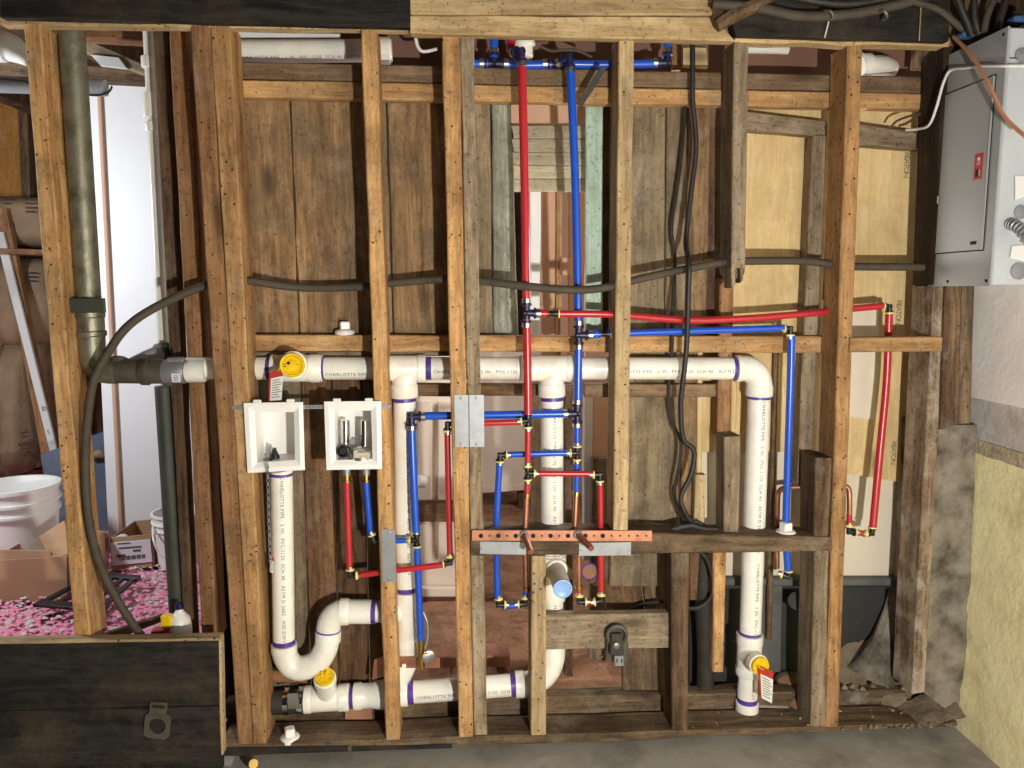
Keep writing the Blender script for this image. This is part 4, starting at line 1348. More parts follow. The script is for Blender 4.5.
# valve box inside
for (x, lab) in ((345, 'a'), (364.5, 'b')):
    cyl('arrestor', P(x, 449, 0.028), P(x, 420, 0.028), 0.0115, M['chrome'], b2)
    cyl('valve_body', P(x, 462, 0.028), P(x, 446, 0.028), 0.014, M['chrome'], b2)
lathe('black_outlet', P(344, 450.5, 0.012), Vector((0, -1, 0)), [(0, 0.016), (0.016, 0.016), (0.018, 0.012), (0.010, 0.009)], M['fit'], b2)
lathe('chrome_outlet', P(362, 459, 0.010), Vector((0, -0.1, 1)), [(0, 0.020), (0.003, 0.0265), (0.022, 0.0265), (0.028, 0.020), (0.032, 0.010), (0.034, 0.006)], M['chrome'], b2)
beam('drum_label', [(354.5, 452.5), (368.5, 452.5), (368.5, 458), (354.5, 458)], -0.019, 0.002, M['lap'], parent=b2, jit=0)
box3('lever', P(352.5, 441, 0.012), (0.014, 0.008, 0.020), M['galv'], b2, Matrix.Rotation(0.5, 3, 'Y'))
for x in (346.5, 366):
    cyl('outlet_nipple', P(x, 468, 0.028), P(x, 475, 0.028), 0.011, M['galv'], b2, 12)
    lathe('brass_collar', P(x, 474, 0.03), Vector((0, 0, -1)), [(0, 0.009), (0.001, 0.0125), (0.004, 0.0125), (0.005, 0.0095), (0.016, 0.0095), (0.017, 0.0125), (0.020, 0.0125), (0.021, 0.009)], M['brass'], b2, 12)
# mounting strap
tl, tr, br, bl = P(232, 405.5, -0.0015), P(391, 404.5, -0.0015), P(391, 408.5, -0.0015), P(232, 409.5, -0.0015)
ms = beam3('mounting_strap', tl, tr, br, bl, Vector((0, 0.0013, 0)), M['galv'], 'thin perforated steel strap holding both laundry boxes', 'strap', along='h', jit=0)
for i in range(9):
    q = P(306 + i * 2.2, 407, -0.0016)
    cyl('strap_hole', q, q + Vector((0, -0.0005, 0)), 0.0016, M['dark'], ms, 8)

# chain hanging from the drain box
chn = empty('plug_chain', P(270, 562, 0.01), 'steel link chain hanging from the laundry drain box', 'chain')
link = None
pa = [P(266, 454, -0.016), P(267, 463, -0.026), P(268, 480, -0.014), P(269, 520, -0.006), P(270.5, 562, 0.0)]
pa = smooth_path(pa, 12)
lens = [0]
for i in range(1, len(pa)):
    lens.append(lens[-1] + (pa[i] - pa[i - 1]).length)
N = 30
tor = []
nn, ms_ = 12, 6
V, Fc = [], []
for i in range(nn):
    a = 2 * math.pi * i / nn
    cc = Vector((0.0036 * math.cos(a), 0, 0.0062 * math.sin(a)))
    rad = Vector((math.cos(a), 0, math.sin(a)))
    for j in range(ms_):
        b_ = 2 * math.pi * j / ms_
        V.append(cc + (rad * math.cos(b_) + Vector((0, 1, 0)) * math.sin(b_)) * 0.0011)
for i in range(nn):
    for j in range(ms_):
        Fc.append((i * ms_ + j, ((i + 1) % nn) * ms_ + j, ((i + 1) % nn) * ms_ + (j + 1) % ms_, i * ms_ + (j + 1) % ms_))
for k in range(N):
    s = lens[-1] * (k + 0.5) / N
    i = max(j for j in range(len(lens)) if lens[j] <= s)
    i = min(i, len(pa) - 2)
    p = pa[i].lerp(pa[i + 1], (s - lens[i]) / max(1e-6, lens[i + 1] - lens[i]))
    m4 = frame(p, pa[i + 1] - pa[i], Vector((1, 0, 0)) if k % 2 else Vector((0.3, 1, 0)))
    if link is None:
        link = mk('link', V, Fc, M['galv'], m4, chn, local=True)
    else:
        o = bpy.data.objects.new('link', link.data)
        COL.objects.link(o)
        put(o, m4, chn)


# red and white warning tags
def warn_tag(quad, Y, label, tie=None):
    e = beam('warning_tag', quad, Y, 0.0012, M['red_label'], label, 'tag', jit=0, ch=0.0003)
    tl, tr, br, bl = [P(*q, Y - 0.0006) for q in quad]
    a = tl.lerp(bl, 0.24)
    b_ = tr.lerp(br, 0.24)
    ins = 0.14
    q = [a.lerp(b_, ins), b_, br.lerp(tr, 0.02), bl.lerp(br, ins)]
    beam3('tag_panel', q[0], q[1], q[2], q[3], Vector((0, 0.0005, 0)), M['tag_white'], parent=e, jit=0, ch=0.0001)
    rows = []
    for i in range(8):
        t = 0.10 + i * 0.105
        s0_, s1_ = q[0].lerp(q[3], t), q[1].lerp(q[2], t)
        rows.append((s0_.lerp(s1_, 0.12), (s1_ - s0_) * (0.6 + 0.2 * ((i * 7) % 3) / 2), (q[3] - q[0]) * 0.035))
    slabs('tag_lines', rows, Vector((0, -1, 0)), 0.0006, M['print_grey'], e)
    if tie:
        sweep('tie', [P(*t) for t in tie], 0.0013, M['yellow'], e, seg=6, n=5)
    return e


warn_tag([(269.5, 372), (283.5, 368), (281.5, 400.5), (268, 401)], 0.012, 'red and white tag hanging from the left yellow plug', [(287, 364, 0.008), (281, 366, 0.004), (278, 371, 0.010)])
warn_tag([(758, 665), (773.5, 672), (772, 704), (760, 697)], 0.0, 'red and white tag hanging from the right yellow plug', [(757, 664, 0.004), (760, 668, -0.003), (764, 670, -0.001)])
warn_tag([(270, 556), (274, 558), (273, 574), (269.5, 571)], 0.014, 'tiny red tag at the end of the plug chain')

# ================================================================== CABLES
cab = [(145, 641, 0.03), (124, 611, 0.02), (104, 575, 0.02), (93, 540, 0.012), (87, 505, 0.006), (85.5, 456, 0.004), (88, 415, 0.0), (94, 380, -0.005), (106.5, 355, 0.0), (127, 327, 0.01), (157, 306.5, 0.025), (203, 286, 0.045),
       (225, 281.5, 0.05), (246, 280.5, 0.04), (301, 287.5, 0.085), (364, 286.5, 0.085), (387, 283.5, 0.08), (447, 279, 0.06), (482, 281, 0.018), (527, 286.5, 0.002), (578, 290, 0.016), (611, 286.5, 0.02), (633, 280.5, 0.02),
       (676, 271, 0.035), (727, 261.5, 0.045), (746, 261, 0.05), (803, 261, 0.055), (836, 265, 0.055), (854, 266.5, 0.055), (933, 267, 0.05)]
sweep('service_cable', [P(*a) for a in cab], 0.0105, M['cable'], seg=12, n=6, label='thick dusty black cable swagged across the whole wall through the studs', cat='cable')
v1 = [(692.5, 44, 0.07), (692.6, 70, 0.07), (692.6, 101, 0.075), (696, 147, 0.08), (691, 193, 0.08), (686, 241, 0.07), (689, 264, 0.0), (688, 304, 0.01), (686.5, 347, 0.03), (682.5, 385, 0.04), (680.7, 405, 0.05), (683, 438, 0.06), (694, 451, 0.06), (691, 474, 0.06), (681, 497, 0.06), (686, 514, 0.06), (699, 531, 0.07)]
sweep('black_cable', [P(*a) for a in v1], 0.0068, M['cable_black'], seg=10, n=6, label='black cable hanging in front of the boards from top to blocking', cat='cable')
v2 = [(685, 105, 0.118), (682, 150, 0.118), (676, 195, 0.118), (671.5, 228, 0.118), (675, 264, 0.118), (672, 312, 0.095), (672, 345, 0.088), (668.5, 398, 0.115), (672.5, 423, 0.11), (681, 441, 0.09), (680, 462, 0.09), (674.5, 489, 0.10), (677, 505, 0.10), (690, 531, 0.07)]
sweep('black_cable', [P(*a) for a in v2], 0.005, M['cable_black'], seg=8, n=6, label='thinner black cable lying against the boards left of the main one', cat='cable')
for k, (pp, r_) in enumerate((([(672, 530), (690, 526), (703, 529), (717, 530)], 0.009), ([(680, 527), (694, 522), (706, 527)], 0.006))):
    sweep('cable_coil', [P(a, b_, 0.05 + 0.02 * k) for a, b_ in pp], r_, M['cable_black'], seg=8, label=('flat coil of black cable lying on the blocking board', 'upper strand of black cable on the blocking board')[k], cat='cable')
v3 = [(700, 552, 0.11), (708, 562, 0.11), (713, 585, 0.11), (709, 600, 0.11), (697, 608, 0.11), (683, 607, 0.11), (668, 602, 0.12), (645, 604, 0.13), (626, 612, 0.13)]
sweep('black_cable', [P(*a) for a in v3], 0.006, M['cable_black'], seg=8, n=6, label='black cable looping under the blocking board towards the cross beam', cat='cable')
sweep('rubber_hose', [P(704, 553, 0.16), P(704, 600, 0.16), P(706, 650, 0.16), P(705, 692, 0.16)], [0.024, 0.027, 0.026, 0.024], M['black_rubber'], seg=14, label='wide black rubber hose standing behind the short dark stud', cat='hose')
# strap hanging near the top
beam('cable_strap', [(601.5, 66), (606.5, 68), (582, 107), (576.5, 104)], (0.03, 0.03, 0.05, 0.05), 0.003, M['black_rubber'], 'grey rubber strap slanting behind the blue riser', 'strap', along='v')
sweep('wire_loop', [P(415, 35, 0.05), P(418, 47, 0.05), P(424, 51.5, 0.05), P(437, 49, 0.05)], 0.004, M['tag_white'], seg=8, label='short pale wire loop under the pine header', cat='wire')
sweep('wire_loop', [P(540, 46, 0.06), P(551, 51, 0.06), P(562, 50, 0.06), P(575, 50, 0.06), P(592, 57, 0.06)], 0.0035, M['cable'], seg=8, label='thin grey wire between the red and blue riser tops', cat='wire')

# ---- things in the slot between header and upper rail
beam('ceiling_beam', [(232, 30), (948, 38), (944, 84), (232, 70)], 0.22, 0.05, M['brown_beam'], 'brown painted beam seen through the slot under the header', 'beam', along='h')
vp = empty('vent_pipe', P(300, 50, 0.33), 'white horizontal pipe in the slot behind the upper left studs', 'pipe')
o = cyl('pipe', P(228, 51.5, 0.19), P(392, 50.5, 0.19), 0.0285, M['pvc'], vp)
pipe_print(o, P(228, 51.5, 0.19), P(392, 50.5, 0.19), 0.0285, 0.03, ang=-0.8, size=0.012)
lathe('hub', P(376, 50.5, 0.19), Vector((1, 0, 0)), [(0, 0.03), (0.002, 0.034), (0.036, 0.034), (0.038, 0.03)], M['pvc'], vp)
beam('white_strip', [(228, 31), (340, 33), (340, 38), (228, 37.5)], 0.205, 0.02, M['white_board'], 'white strip above the horizontal pipe in the slot', 'strip', along='h')
pe = empty('pipe_elbow', P(875, 64, 0.2), 'white plastic elbow in the slot right of the orange stud', 'elbow')
sweep('bend', [P(858, 66, 0.15), P(872, 66, 0.155), P(882, 66, 0.175), P(889, 69, 0.20)], 0.027, M['pvc'], pe, seg=20)
lathe('hub', P(859, 66, 0.15), P(872, 66, 0.155) - P(858, 66, 0.15), [(0, 0.027), (0.001, 0.033), (0.026, 0.033), (0.028, 0.028)], M['pvc'], pe)
sweep('insulation_roll', [P(738, 49, 0.21), P(765, 48.5, 0.21), P(788, 50, 0.21)], [0.012, 0.014, 0.012], M['tag_white'], seg=10, label='strip of white fluffy insulation in the upper right slot', cat='insulation')
fitc = empty('white_fitting', P(524, 48, 0.12), 'small white plastic fitting behind the red riser top', 'fitting')
cyl('barrel', P(526, 58, 0.13), P(525, 44, 0.13), 0.019, M['pvc'], fitc, 16)
lathe('flange', P(525, 46, 0.13), Vector((0, 0, 1)), [(0, 0.019), (0.002, 0.027), (0.010, 0.027), (0.012, 0.02)], M['pvc'], fitc, 16)
beam('plywood_scrap', [(683, 47), (706, 47), (708, 68), (683, 66)], 0.205, 0.02, M['plywood'], 'tan plywood scrap in the slot beside the hanging cable', 'scrap')
beam('wood_block', [(672, 42), (682, 42), (681, 70), (672, 70)], 0.195, 0.03, M['stud_red'], 'small brown block in the slot right of the blue elbow', 'block')

# ================================================================== PANEL BOX
XF = 1.10
pb = empty('panel_box', Vector((1.17, -0.10, 1.25)), 'grey metal electrical panel box on the right wall', 'electrical panel')
y0, y1, z0, z1 = -0.212, 0.028, 1.250, 1.826
box3('body', Vector(((XF + 1.238) / 2 + 0.002, (y0 + y1) / 2, (z0 + z1) / 2)), (1.238 - XF - 0.004, y1 - y0 - 0.004, z1 - z0 - 0.004), M['panel_steel'], pb, ch=0.003)
box3('cover', Vector((XF - 0.0005, (y0 + y1) / 2, (z0 + z1) / 2)), (0.005, y1 - y0, z1 - z0), M['panel_grey'], pb, ch=0.001)
dc = [PX(953, 99, XF - 0.003), PX(1000, 84, XF - 0.003), PX(989, 247, XF - 0.003), PX(944, 246, XF - 0.003)]
dy0, dy1 = -0.180, 0.000
dz0, dz1 = 1.335, 1.728
dr = box3('door', Vector((XF - 0.0045, (dy0 + dy1) / 2, (dz0 + dz1) / 2)), (0.005, dy1 - dy0, dz1 - dz0), M['panel_grey'], pb, ch=0.0012)
box3('door_gap', Vector((XF - 0.0032, (dy0 + dy1) / 2, (dz0 + dz1) / 2)), (0.0006, dy1 - dy0 + 0.006, dz1 - dz0 + 0.006), M['dark'], pb, ch=0)
box3('latch', Vector((XF - 0.008, dy1 - 0.004, 1.47)), (0.006, 0.008, 0.020), M['chrome'], pb, ch=0.001)
box3('finger_pull', Vector((XF - 0.0075, dy0 + 0.030, 1.352)), (0.002, 0.020, 0.008), M['dark'], pb, ch=0.0005)
box3('bright_edge', Vector((XF - 0.0065, dy0 + 0.002, (dz0 + dz1) / 2)), (0.003, 0.002, dz1 - dz0), M['galv'], pb, ch=0)
stk = box3('sticker', Vector((XF - 0.0073, -0.149, 1.530)), (0.0006, 0.030, 0.060), M['red_label'], dr, ch=0)
nX = Vector((-1, 0, 0))
lathe('sticker_mark', Vector((XF - 0.0076, -0.149, 1.547)), nX, [(0, 0.005), (0.0004, 0.005)], M['tag_white'], dr, 12)
slabs('sticker_bars', [(Vector((XF - 0.0076, -0.142, 1.538)), Vector((0, -0.014, 0)), Vector((0, 0, 0.0012))), (Vector((XF - 0.0076, -0.142, 1.534)), Vector((0, -0.014, 0)), Vector((0, 0, 0.0012))),
                       (Vector((XF - 0.0076, -0.153, 1.508)), Vector((0, -0.002, 0)), Vector((0, 0, 0.014)))], nX, 0.0004, M['tag_white'], dr)
slabs('sticker_block', [(Vector((XF - 0.0076, -0.140, 1.506)), Vector((0, -0.010, 0)), Vector((0, 0, 0.018)))], nX, 0.0004, M['dark'], dr)
for (yy, zz) in ((y0 + 0.012, 1.262), (y0 + 0.014, 1.812), (y1 - 0.012, 1.805), (-0.055, 1.262)):
    lathe('cover_screw', Vector((XF - 0.003, yy, zz)), nX, [(0, 0.004), (0.001, 0.004), (0.002, 0.002)], M['dark'], pb, 10)
# the end towards the viewer: knock-outs and an armoured conduit
for (x, y, r_) in ((1019, 271, 0.020), (1021, 212, 0.016), (1022, 55, 0.016)):
    q = P(x, y, y0 - 0.0005)
    lathe('knockout', q, Vector((0, -1, 0)), [(0, r_), (0.001, r_), (0.001, r_ * 0.86), (0.0004, r_ * 0.84), (0.0012, r_ * 0.5), (0.0012, 0.001)], M['galv'], pb, 20)
box3('end_seam', Vector((1.165, y0 - 0.0006, 1.757)), (0.12, 0.001, 0.002), M['dark'], pb, ch=0)
beam('paper_scrap', [(1012, 246), (1026, 245), (1026, 262), (1010, 258)], y0 - 0.002, 0.001, M['tag_white'], parent=pb)
beam('paper_scrap', [(1015, 176), (1027, 176), (1027, 196), (1015, 200)], y0 - 0.002, 0.001, M['tag_white'], parent=pb)
cnd = empty('flex_conduit', P(1010, 224, y0 - 0.01), 'spiral armoured conduit entering the panel box end', 'conduit')
ps = smooth_path([P(1010, 224, y0 - 0.002), P(1018, 227, y0 - 0.03), P(1028, 235, y0 - 0.05), P(1040, 252, y0 - 0.06)], 14)
sweep('spiral_armour', ps, [0.0135 if (i // 2) % 2 else 0.0098 for i in range(len(ps))], M['galv'], cnd, seg=14, curve=False)

sweep('copper_ground_wire', [P(954, 37, -0.05), PX(972, 56, XF - 0.03), PX(987, 81, XF - 0.035), PX(1005, 117, XF - 0.03), PX(1030, 140, XF - 0.02)], 0.0042, M['copper_wire'], seg=8, label='bare copper wire curving down across the panel box', cat='wire')
sweep('white_wire', [P(906, 130, 0.10), P(918, 129, 0.07), P(929, 125, 0.03), P(936.6, 107, 0.0), P(943, 84, -0.02), P(950.5, 70.5, -0.03), PX(966, 68, XF - 0.012), PX(982, 66, XF - 0.012), PX(1004, 66, XF - 0.008), P(1030, 66, -0.235)], 0.0034, M['tag_white'], seg=8, label='thin white wire from the stud bay across the panel box', cat='wire')
sweep('grey_wire', [P(891, 127, 0.10), P(897, 121, 0.09), P(910, 116, 0.09), P(927, 113, 0.09)], 0.003, M['cable'], seg=6, label='thin grey wire curling above the right lintel', cat='wire')

# cable bundle over the right header
bund = [([(712, 4), (760, 8), (800, 16), (850, 14), (900, 4), (940, -8)], 0.012, -0.055, 'cable', 'thick grey cable sagging along the top of right header'),
        ([(770, -8), (840, 4), (900, -4), (950, -14)], 0.010, -0.05, 'cable_black', 'black cable along the very top of right header'),
        ([(900, -2), (935, 8), (952, 20), (968, 34)], 0.008, -0.06, 'cable', 'grey cable bending down into the panel box top'),
        ([(955, -10), (962, 10), (968, 24), (972, 36)], 0.008, -0.09, 'cable_black', 'first black cable dropping into the panel box'),
        ([(975, -10), (974, 10), (976, 24), (980, 34)], 0.008, -0.10, 'cable_black', 'second black cable dropping into the panel box'),
        ([(1000, -14), (990, 8), (986, 20), (984, 32)], 0.008, -0.12, 'cable', 'pale dusty cable leaning into the panel box top'),
        ([(1010, -14), (1004, 6), (1000, 18), (998, 30)], 0.009, -0.14, 'cable_black', 'thick black cable entering the near top of panel box')]
for pts, r_, Y_, mt, lab in bund:
    sweep('overhead_cable', [P(a, b_, Y_) for a, b_ in pts], r_, M[mt], seg=10, label=lab, cat='cable')
for (x, lab) in ((829, 'cable staple on the right header left of the hook'), (883, 'small hook holding the sagging cable on right header')):
    sweep('cable_clip', [P(x - 5, 11, -0.06), P(x + 1, 11, -0.075), P(x + 4, 17, -0.07), P(x - 1, 20, -0.045)], 0.0035, M['iron'], seg=8, label='pale ' + lab, cat='clip')
sweep('string_end', [P(829, 20, -0.04), P(827, 28, -0.038), P(824.5, 38, -0.036)], 0.0018, M['tag_white'], seg=6, label='white string dangling from the cable staple', cat='string')
sweep('string_end', [P(921, 5, -0.036), P(920, 24, -0.035), P(919, 41, -0.035)], 0.0016, M['header_light'], seg=6, label='tan cord hanging over the right header', cat='string')
for k, (x, y) in enumerate(((1019, 20), (968, 35))):
    box3('connector', P(x, y, -0.14 if k == 0 else -0.06), (0.042, 0.03, 0.014), M['blue_dull'], ch=0.004)
    tag(bpy.data.objects[('connector', 'connector.001')[k]], ('blue cable connector on the near top corner of panel box', 'blue cable connector at the far top corner of panel box')[k], 'connector')
slab('trim_rim', 1.235, 1.6, -2.8, 0.2, 1.885, 2.35, M['stud_dark'], 'dark rim joist on top of the side wall above the panel box', 'joist')
slab('trim_corner', 1.09, 1.235, 0.0, 0.16, 1.83, 2.35, M['stud_dark'], 'dark timber end filling the top right corner', 'joist')

# ================================================================== OUTLET ON THE CROSS BEAM
ob = empty('old_receptacle', P(616, 665, 0.005), 'old metal receptacle box fixed on the thick cross beam', 'outlet')
beam('bracket', [(606, 629), (627, 629), (629, 662), (605, 662)], 0.016, 0.014, M['iron_dark'], parent=ob)
beam('socket_body', [(611, 634), (622, 634), (624, 655), (610, 655)], -0.004, 0.02, M['black_rubber'], parent=ob)
lathe('bracket_arch', P(616.5, 634, 0.014), Vector((0, -1, 0)), [(0, 0.030), (0.010, 0.030), (0.012, 0.022), (0.004, 0.018)], M['iron_dark'], ob, 20)
beam('socket_face', [(614, 656), (624, 656), (624.5, 666), (614.5, 666)], -0.006, 0.01, M['galv'], parent=ob)
for x in (616.5, 621):
    beam('slot', [(x, 659), (x + 1.2, 659), (x + 1.2, 663), (x, 663)], -0.0068, 0.001, M['dark'], parent=ob, jit=0)
lathe('pilot_knob', P(616, 645, -0.006), Vector((0, -1, 0)), [(0, 0.010), (0.006, 0.009), (0.008, 0.004)], M['iron'], ob, 14)

# ================================================================== RIGHT-HAND RUBBLE
big = [((889, 668, 0.20), 0.055, 'stone', 'large tan rubble stone beside the end stud'),
       ((857, 697, 0.13), 0.042, 'concrete_old', 'grey rubble block at the foot of the orange stud'),
       ((893, 700, 0.12), 0.040, 'stone', 'pale broken stone on the rubble beside the end stud')]
for (a, r_, mt, lab) in big:
    stone('stone', P(*a), r_, M[mt], a[0], (1.2, 0.9, 0.8), lab, 'stone')
for k in range(26):
    x = random.uniform(845, 925)
    y = random.uniform(685, 703)
    stone('pebble', P(x, y, random.uniform(0.11, 0.15)), random.uniform(0.007, 0.016), M['stone'], k + 3, label='small rubble pebble in the corner by the end stud', cat='pebble', group='corner rubble pebbles', sub=1)
for k in range(24):
    x = 840 + k * 5.0
    x += random.uniform(-6, 6)
    y = 729.5 - (x - 840) * 0.055 + random.uniform(-1.5, 2)
    stone('mortar_crumb', P(x, y, -0.01), random.uniform(0.003, 0.009), M['earth'], k + 40, label='mortar crumb along the right end of the bottom plate', cat='crumb', group='mortar crumbs by the plate', sub=1)
# dirt heap
V, Fc = [], []
nx_, ny_ = 26, 16
for j in range(ny_ + 1):
    for i in range(nx_ + 1):
        x = 0.86 + 0.36 * i / nx_
        y = 0.11 + 0.14 * j / ny_
        h = 0.05 + 0.17 * (j / ny_) ** 1.3 * (0.35 + 0.65 * math.sin(min(1, i / nx_ * 1.5) * 1.57)) + 0.02 * noise.noise((x * 20, y * 20, 0)) + 0.008 * noise.noise((x * 70, y * 70, 2))
        V.append((x, y, h))
for j in range(ny_):
    for i in range(nx_):
        a = j * (nx_ + 1) + i
        Fc.append((a, a + 1, a + nx_ + 2, a + nx_ + 1))
o = mk('dirt_heap', V, Fc, M['earth'])
tag(o, 'heap of dirt and mortar behind the bottom plate at right', 'dirt', kind='stuff')
V, Fc = [], []
for j in range(9):
    for i in range(17):
        x = 1.05 + 0.212 * i / 16
        y = -0.012 + 0.11 * j / 8
        V.append((x, y, 0.035 + 0.075 * (i / 16) ** 2 * (0.4 + 0.6 * j / 8) + 0.012 * noise.noise((x * 30, y * 30, 5))))
for j in range(8):
    for i in range(16):
        a = j * 17 + i
        Fc.append((a, a + 1, a + 18, a + 17))
o = mk('dirt_corner', V, Fc, M['earth'])
tag(o, 'loose dirt over the right end of the bottom plate', 'dirt', kind='stuff')
sweep('concrete_lump', [P(899, 586, 0.19), P(893, 612, 0.185), P(884, 640, 0.18), P(870, 676, 0.17)], [0.022, 0.026, 0.036, 0.075], M['concrete_old'], seg=9, label='sloping grey concrete lump against the black foundation', cat='concrete')
sp = empty('spare_pipe', P(795, 700, 0.12), 'short rusty pipe lying behind the right cripple studs', 'pipe')
cyl('pipe', P(784, 680, 0.20), P(800, 712, 0.10), 0.024, M['rust'], sp)
lathe('pipe_mouth', P(784, 680, 0.202), P(784, 680, 0.20) - P(800, 712, 0.10), [(0, 0.024), (0.002, 0.027), (0.010, 0.027), (0.010, 0.019)], M['iron_dark'], sp)
cyl('dark_conduit_end', P(797, 601, 0.2), P(797, 601, 0.12), 0.026, M['membrane'])
tag(bpy.data.objects['dark_conduit_end'], 'round dark pipe end behind the cripple stud under blocking', 'pipe')
beam('white_tile', [(757, 697), (775, 698), (790, 709), (756, 708)], (0.16, 0.16, 0.10, 0.10), 0.012, M['tag_white'], 'white flat scrap lying behind the right standpipe foot', 'scrap')
beam('brick', [(487, 656), (510, 656), (510, 667), (487, 667)], 0.33, 0.09, M['brick'], 'red brick lying on the dirt floor right of the paired studs', 'brick')
beam('brick', [(440, 657), (456, 657), (456, 668), (440, 668)], 0.33, 0.09, M['brick'], 'red brick lying on the dirt floor left of the paired studs', 'brick')
beam('brick', [(345, 704), (372, 704), (372, 720), (345, 720)], 0.10, 0.02, M['brick'], 'flat reddish chip under the low yellow plug', 'brick')
beam('copper_sheet', [(374, 660), (386, 655), (386, 676), (372, 680)], 0.07, 0.003, M['copper'], 'bent copper sheet behind the slim golden stud', 'sheet')
beam('low_block', [(268, 671), (307, 673), (307, 684), (268, 683)], 0.10, 0.035, M['stud_red'], 'short low wood block under the trap', 'block', along='h')
bn = cyl('brass_nub', P(253.5, 764, -0.02), P(253.5, 764, -0.05), 0.013, M['brass'])
tag(bn, 'round brass nub at the floor below the doubled studs', 'fitting')

# ================================================================== MIDDLE ROOM SEEN THROUGH THE DOORWAY
dr_ = empty('white_door', P(425, 590, 0.93), 'off-white panelled door behind the left white standpipe', 'door')
beam('slab', [(392, 352), (478, 352), (478, 592), (396, 592)], 0.93, 0.035, M['door_white'], parent=dr_, jit=0)
for (q, nm) in (([(418, 402), (432, 402), (432, 560), (418, 560)], 'raised_panel'), ([(438, 402), (470, 402), (470, 560), (438, 560)], 'raised_panel')):
    beam(nm, q, 0.918, 0.015, M['door_white'], parent=dr_, jit=0, ch=0.006)
beam('shadow_band', [(396, 500), (478, 500), (478, 522), (397, 522)], 0.912, 0.02, M['board_brown'], parent=dr_, jit=0)  # shadow across the door put in as a brown band
cyl('door_knob', P(424, 482, 0.89), P(417, 481, 0.87), 0.022, M['white_plastic'], dr_)
cb2 = empty('white_cabinet', P(507, 494, 2.1), 'off-white cabinet with open underside behind the red riser', 'cabinet')
beam('front_panel', [(472, 352), (530, 352), (531, 490), (473, 494)], 2.1, 0.03, M['door_white'], parent=cb2, jit=0)
beam('foot', [(518, 492), (529, 492), (528, 507), (519, 507)], 2.12, 0.1, M['board_brown'], parent=cb2, jit=0)
beam('kick_strip', [(472, 487), (531, 484), (531, 490), (472, 494)], 2.09, 0.01, M['door_white'], parent=cb2, jit=0)
beam('side_panel', [(531, 380), (544, 376), (545, 606), (532, 606)], 0.80, 0.03, M['board_grey'], 'grey brown panel behind the middle white standpipe', 'panel')
beam('wall_panel', [(584, 396), (593, 396), (592, 560), (583, 560)], 0.42, 0.03, M['tag_white'], 'white upright strip left of the centre stud', 'strip')
beam('wall_panel', [(593, 396), (616, 396), (615, 458), (592, 458)], 0.42, 0.03, M['pinkish'], 'pinkish panel behind the upper part of red drop', 'panel')
beam('wall_panel', [(592, 458), (616, 458), (613, 662), (589, 662)], 0.40, 0.03, M['board_grey'], 'brown panel behind the lower part of red drop', 'panel')
beam('dark_post', [(565, 385), (573, 385), (573, 676), (565, 676)], 0.30, 0.05, M['stud_dark'], 'dark post behind the blue riser below the white pipe', 'post')
beam('floor_plank', [(396, 588), (478, 588), (478, 597), (396, 597)], 0.89, 0.03, M['door_white'], 'white threshold strip at the foot of the panelled door', 'threshold', along='h')

# ================================================================== STORE ROOM AT THE LEFT
ws = empty('white_slab', P(130, 545, 1.62), 'tall white slabs standing upright in the store room', 'slab')
beam('slab', [(99, 84), (182, 82), (196, 549), (123, 549)], 1.62, 0.03, M['white_board'], parent=ws, jit=0)
beam('front_slab', [(87, 90), (98, 88), (121, 553), (109, 553)], 1.605, 0.04, M['white_board'], parent=ws, jit=0)
beam('brown_edge', [(96.5, 92), (100.5, 92), (123.5, 552), (119.5, 552)], 1.603, 0.01, M['pinkish'], parent=ws, jit=0)
# white pipe with couplings and the dark post
wp = empty('white_riser', P(185, 640, 0.17), 'white plastic riser with couplings beside the dark stud', 'pipe')
cyl('pipe', P(149, 20, 0.25), P(165, 360, 0.25), 0.0165, M['pvc'], wp)
cyl('pipe', P(165, 360, 0.25), P(189, 645, 0.25), 0.0165, M['pvc'], wp)
for (a, b_) in (((149.5, 57), (150, 68)), ((151, 93), (152, 118)), ((153, 122), (154, 132))):
    hub(P(*a, 0.25), P(*b_, 0.25), 0.0165, 1.3, parent=wp)
cyl('dark_pipe', P(163.5, 386, 0.20), P(180, 645, 0.20), 0.0235, M['dark_post'])
tag(bpy.data.objects['dark_pipe'], 'dark green upright pipe below the iron outlet', 'pipe')

# top of store room
sweep('insulation_batt', [P(-8, 45, 0.6), P(8, 47, 0.6), P(18, 52, 0.6), P(30, 60, 0.6)], [0.05, 0.045, 0.035, 0.02], M['tag_white'], seg=12, label='torn white insulation at the top left corner', cat='insulation')
fd = empty('overhead_pipe', P(60, 82, 0.5), 'pale horizontal pipe under the store room ceiling', 'pipe')
cyl('pipe', P(-10, 84, 0.5), P(106, 88, 0.5), 0.024, M['grey_pipe'], fd)
sweep('pipe_wire', [P(0, 79, 0.46), P(40, 84, 0.46), P(90, 95, 0.46), P(108, 92, 0.46), P(112, 86, 0.46)], 0.003, M['cable_black'], fd, seg=6)
beam('joist', [(75, 34), (148, 66), (148, 76), (75, 48)], 0.90, 0.06, M['stud_grey'], 'grey diagonal joist in the store room ceiling', 'joist', along='h')
beam('joist', [(36, -68), (156, -62), (156, 42), (60, 36)], 0.50, 0.06, M['stud_red'], 'brown joist just under the black left header', 'joist', along='h')
beam('foil_sheet', [(90, 54), (118, 57), (127, 69), (101, 66)], 0.893, 0.01, M['tag_white'], 'torn pale paper flap under the store room ceiling', 'paper')
beam('joist', [(-10, 56), (150, 70), (150, 82), (-10, 74)], 0.95, 0.08, M['stud_dark'], 'dark joist above the pale overhead pipe', 'joist', along='h')
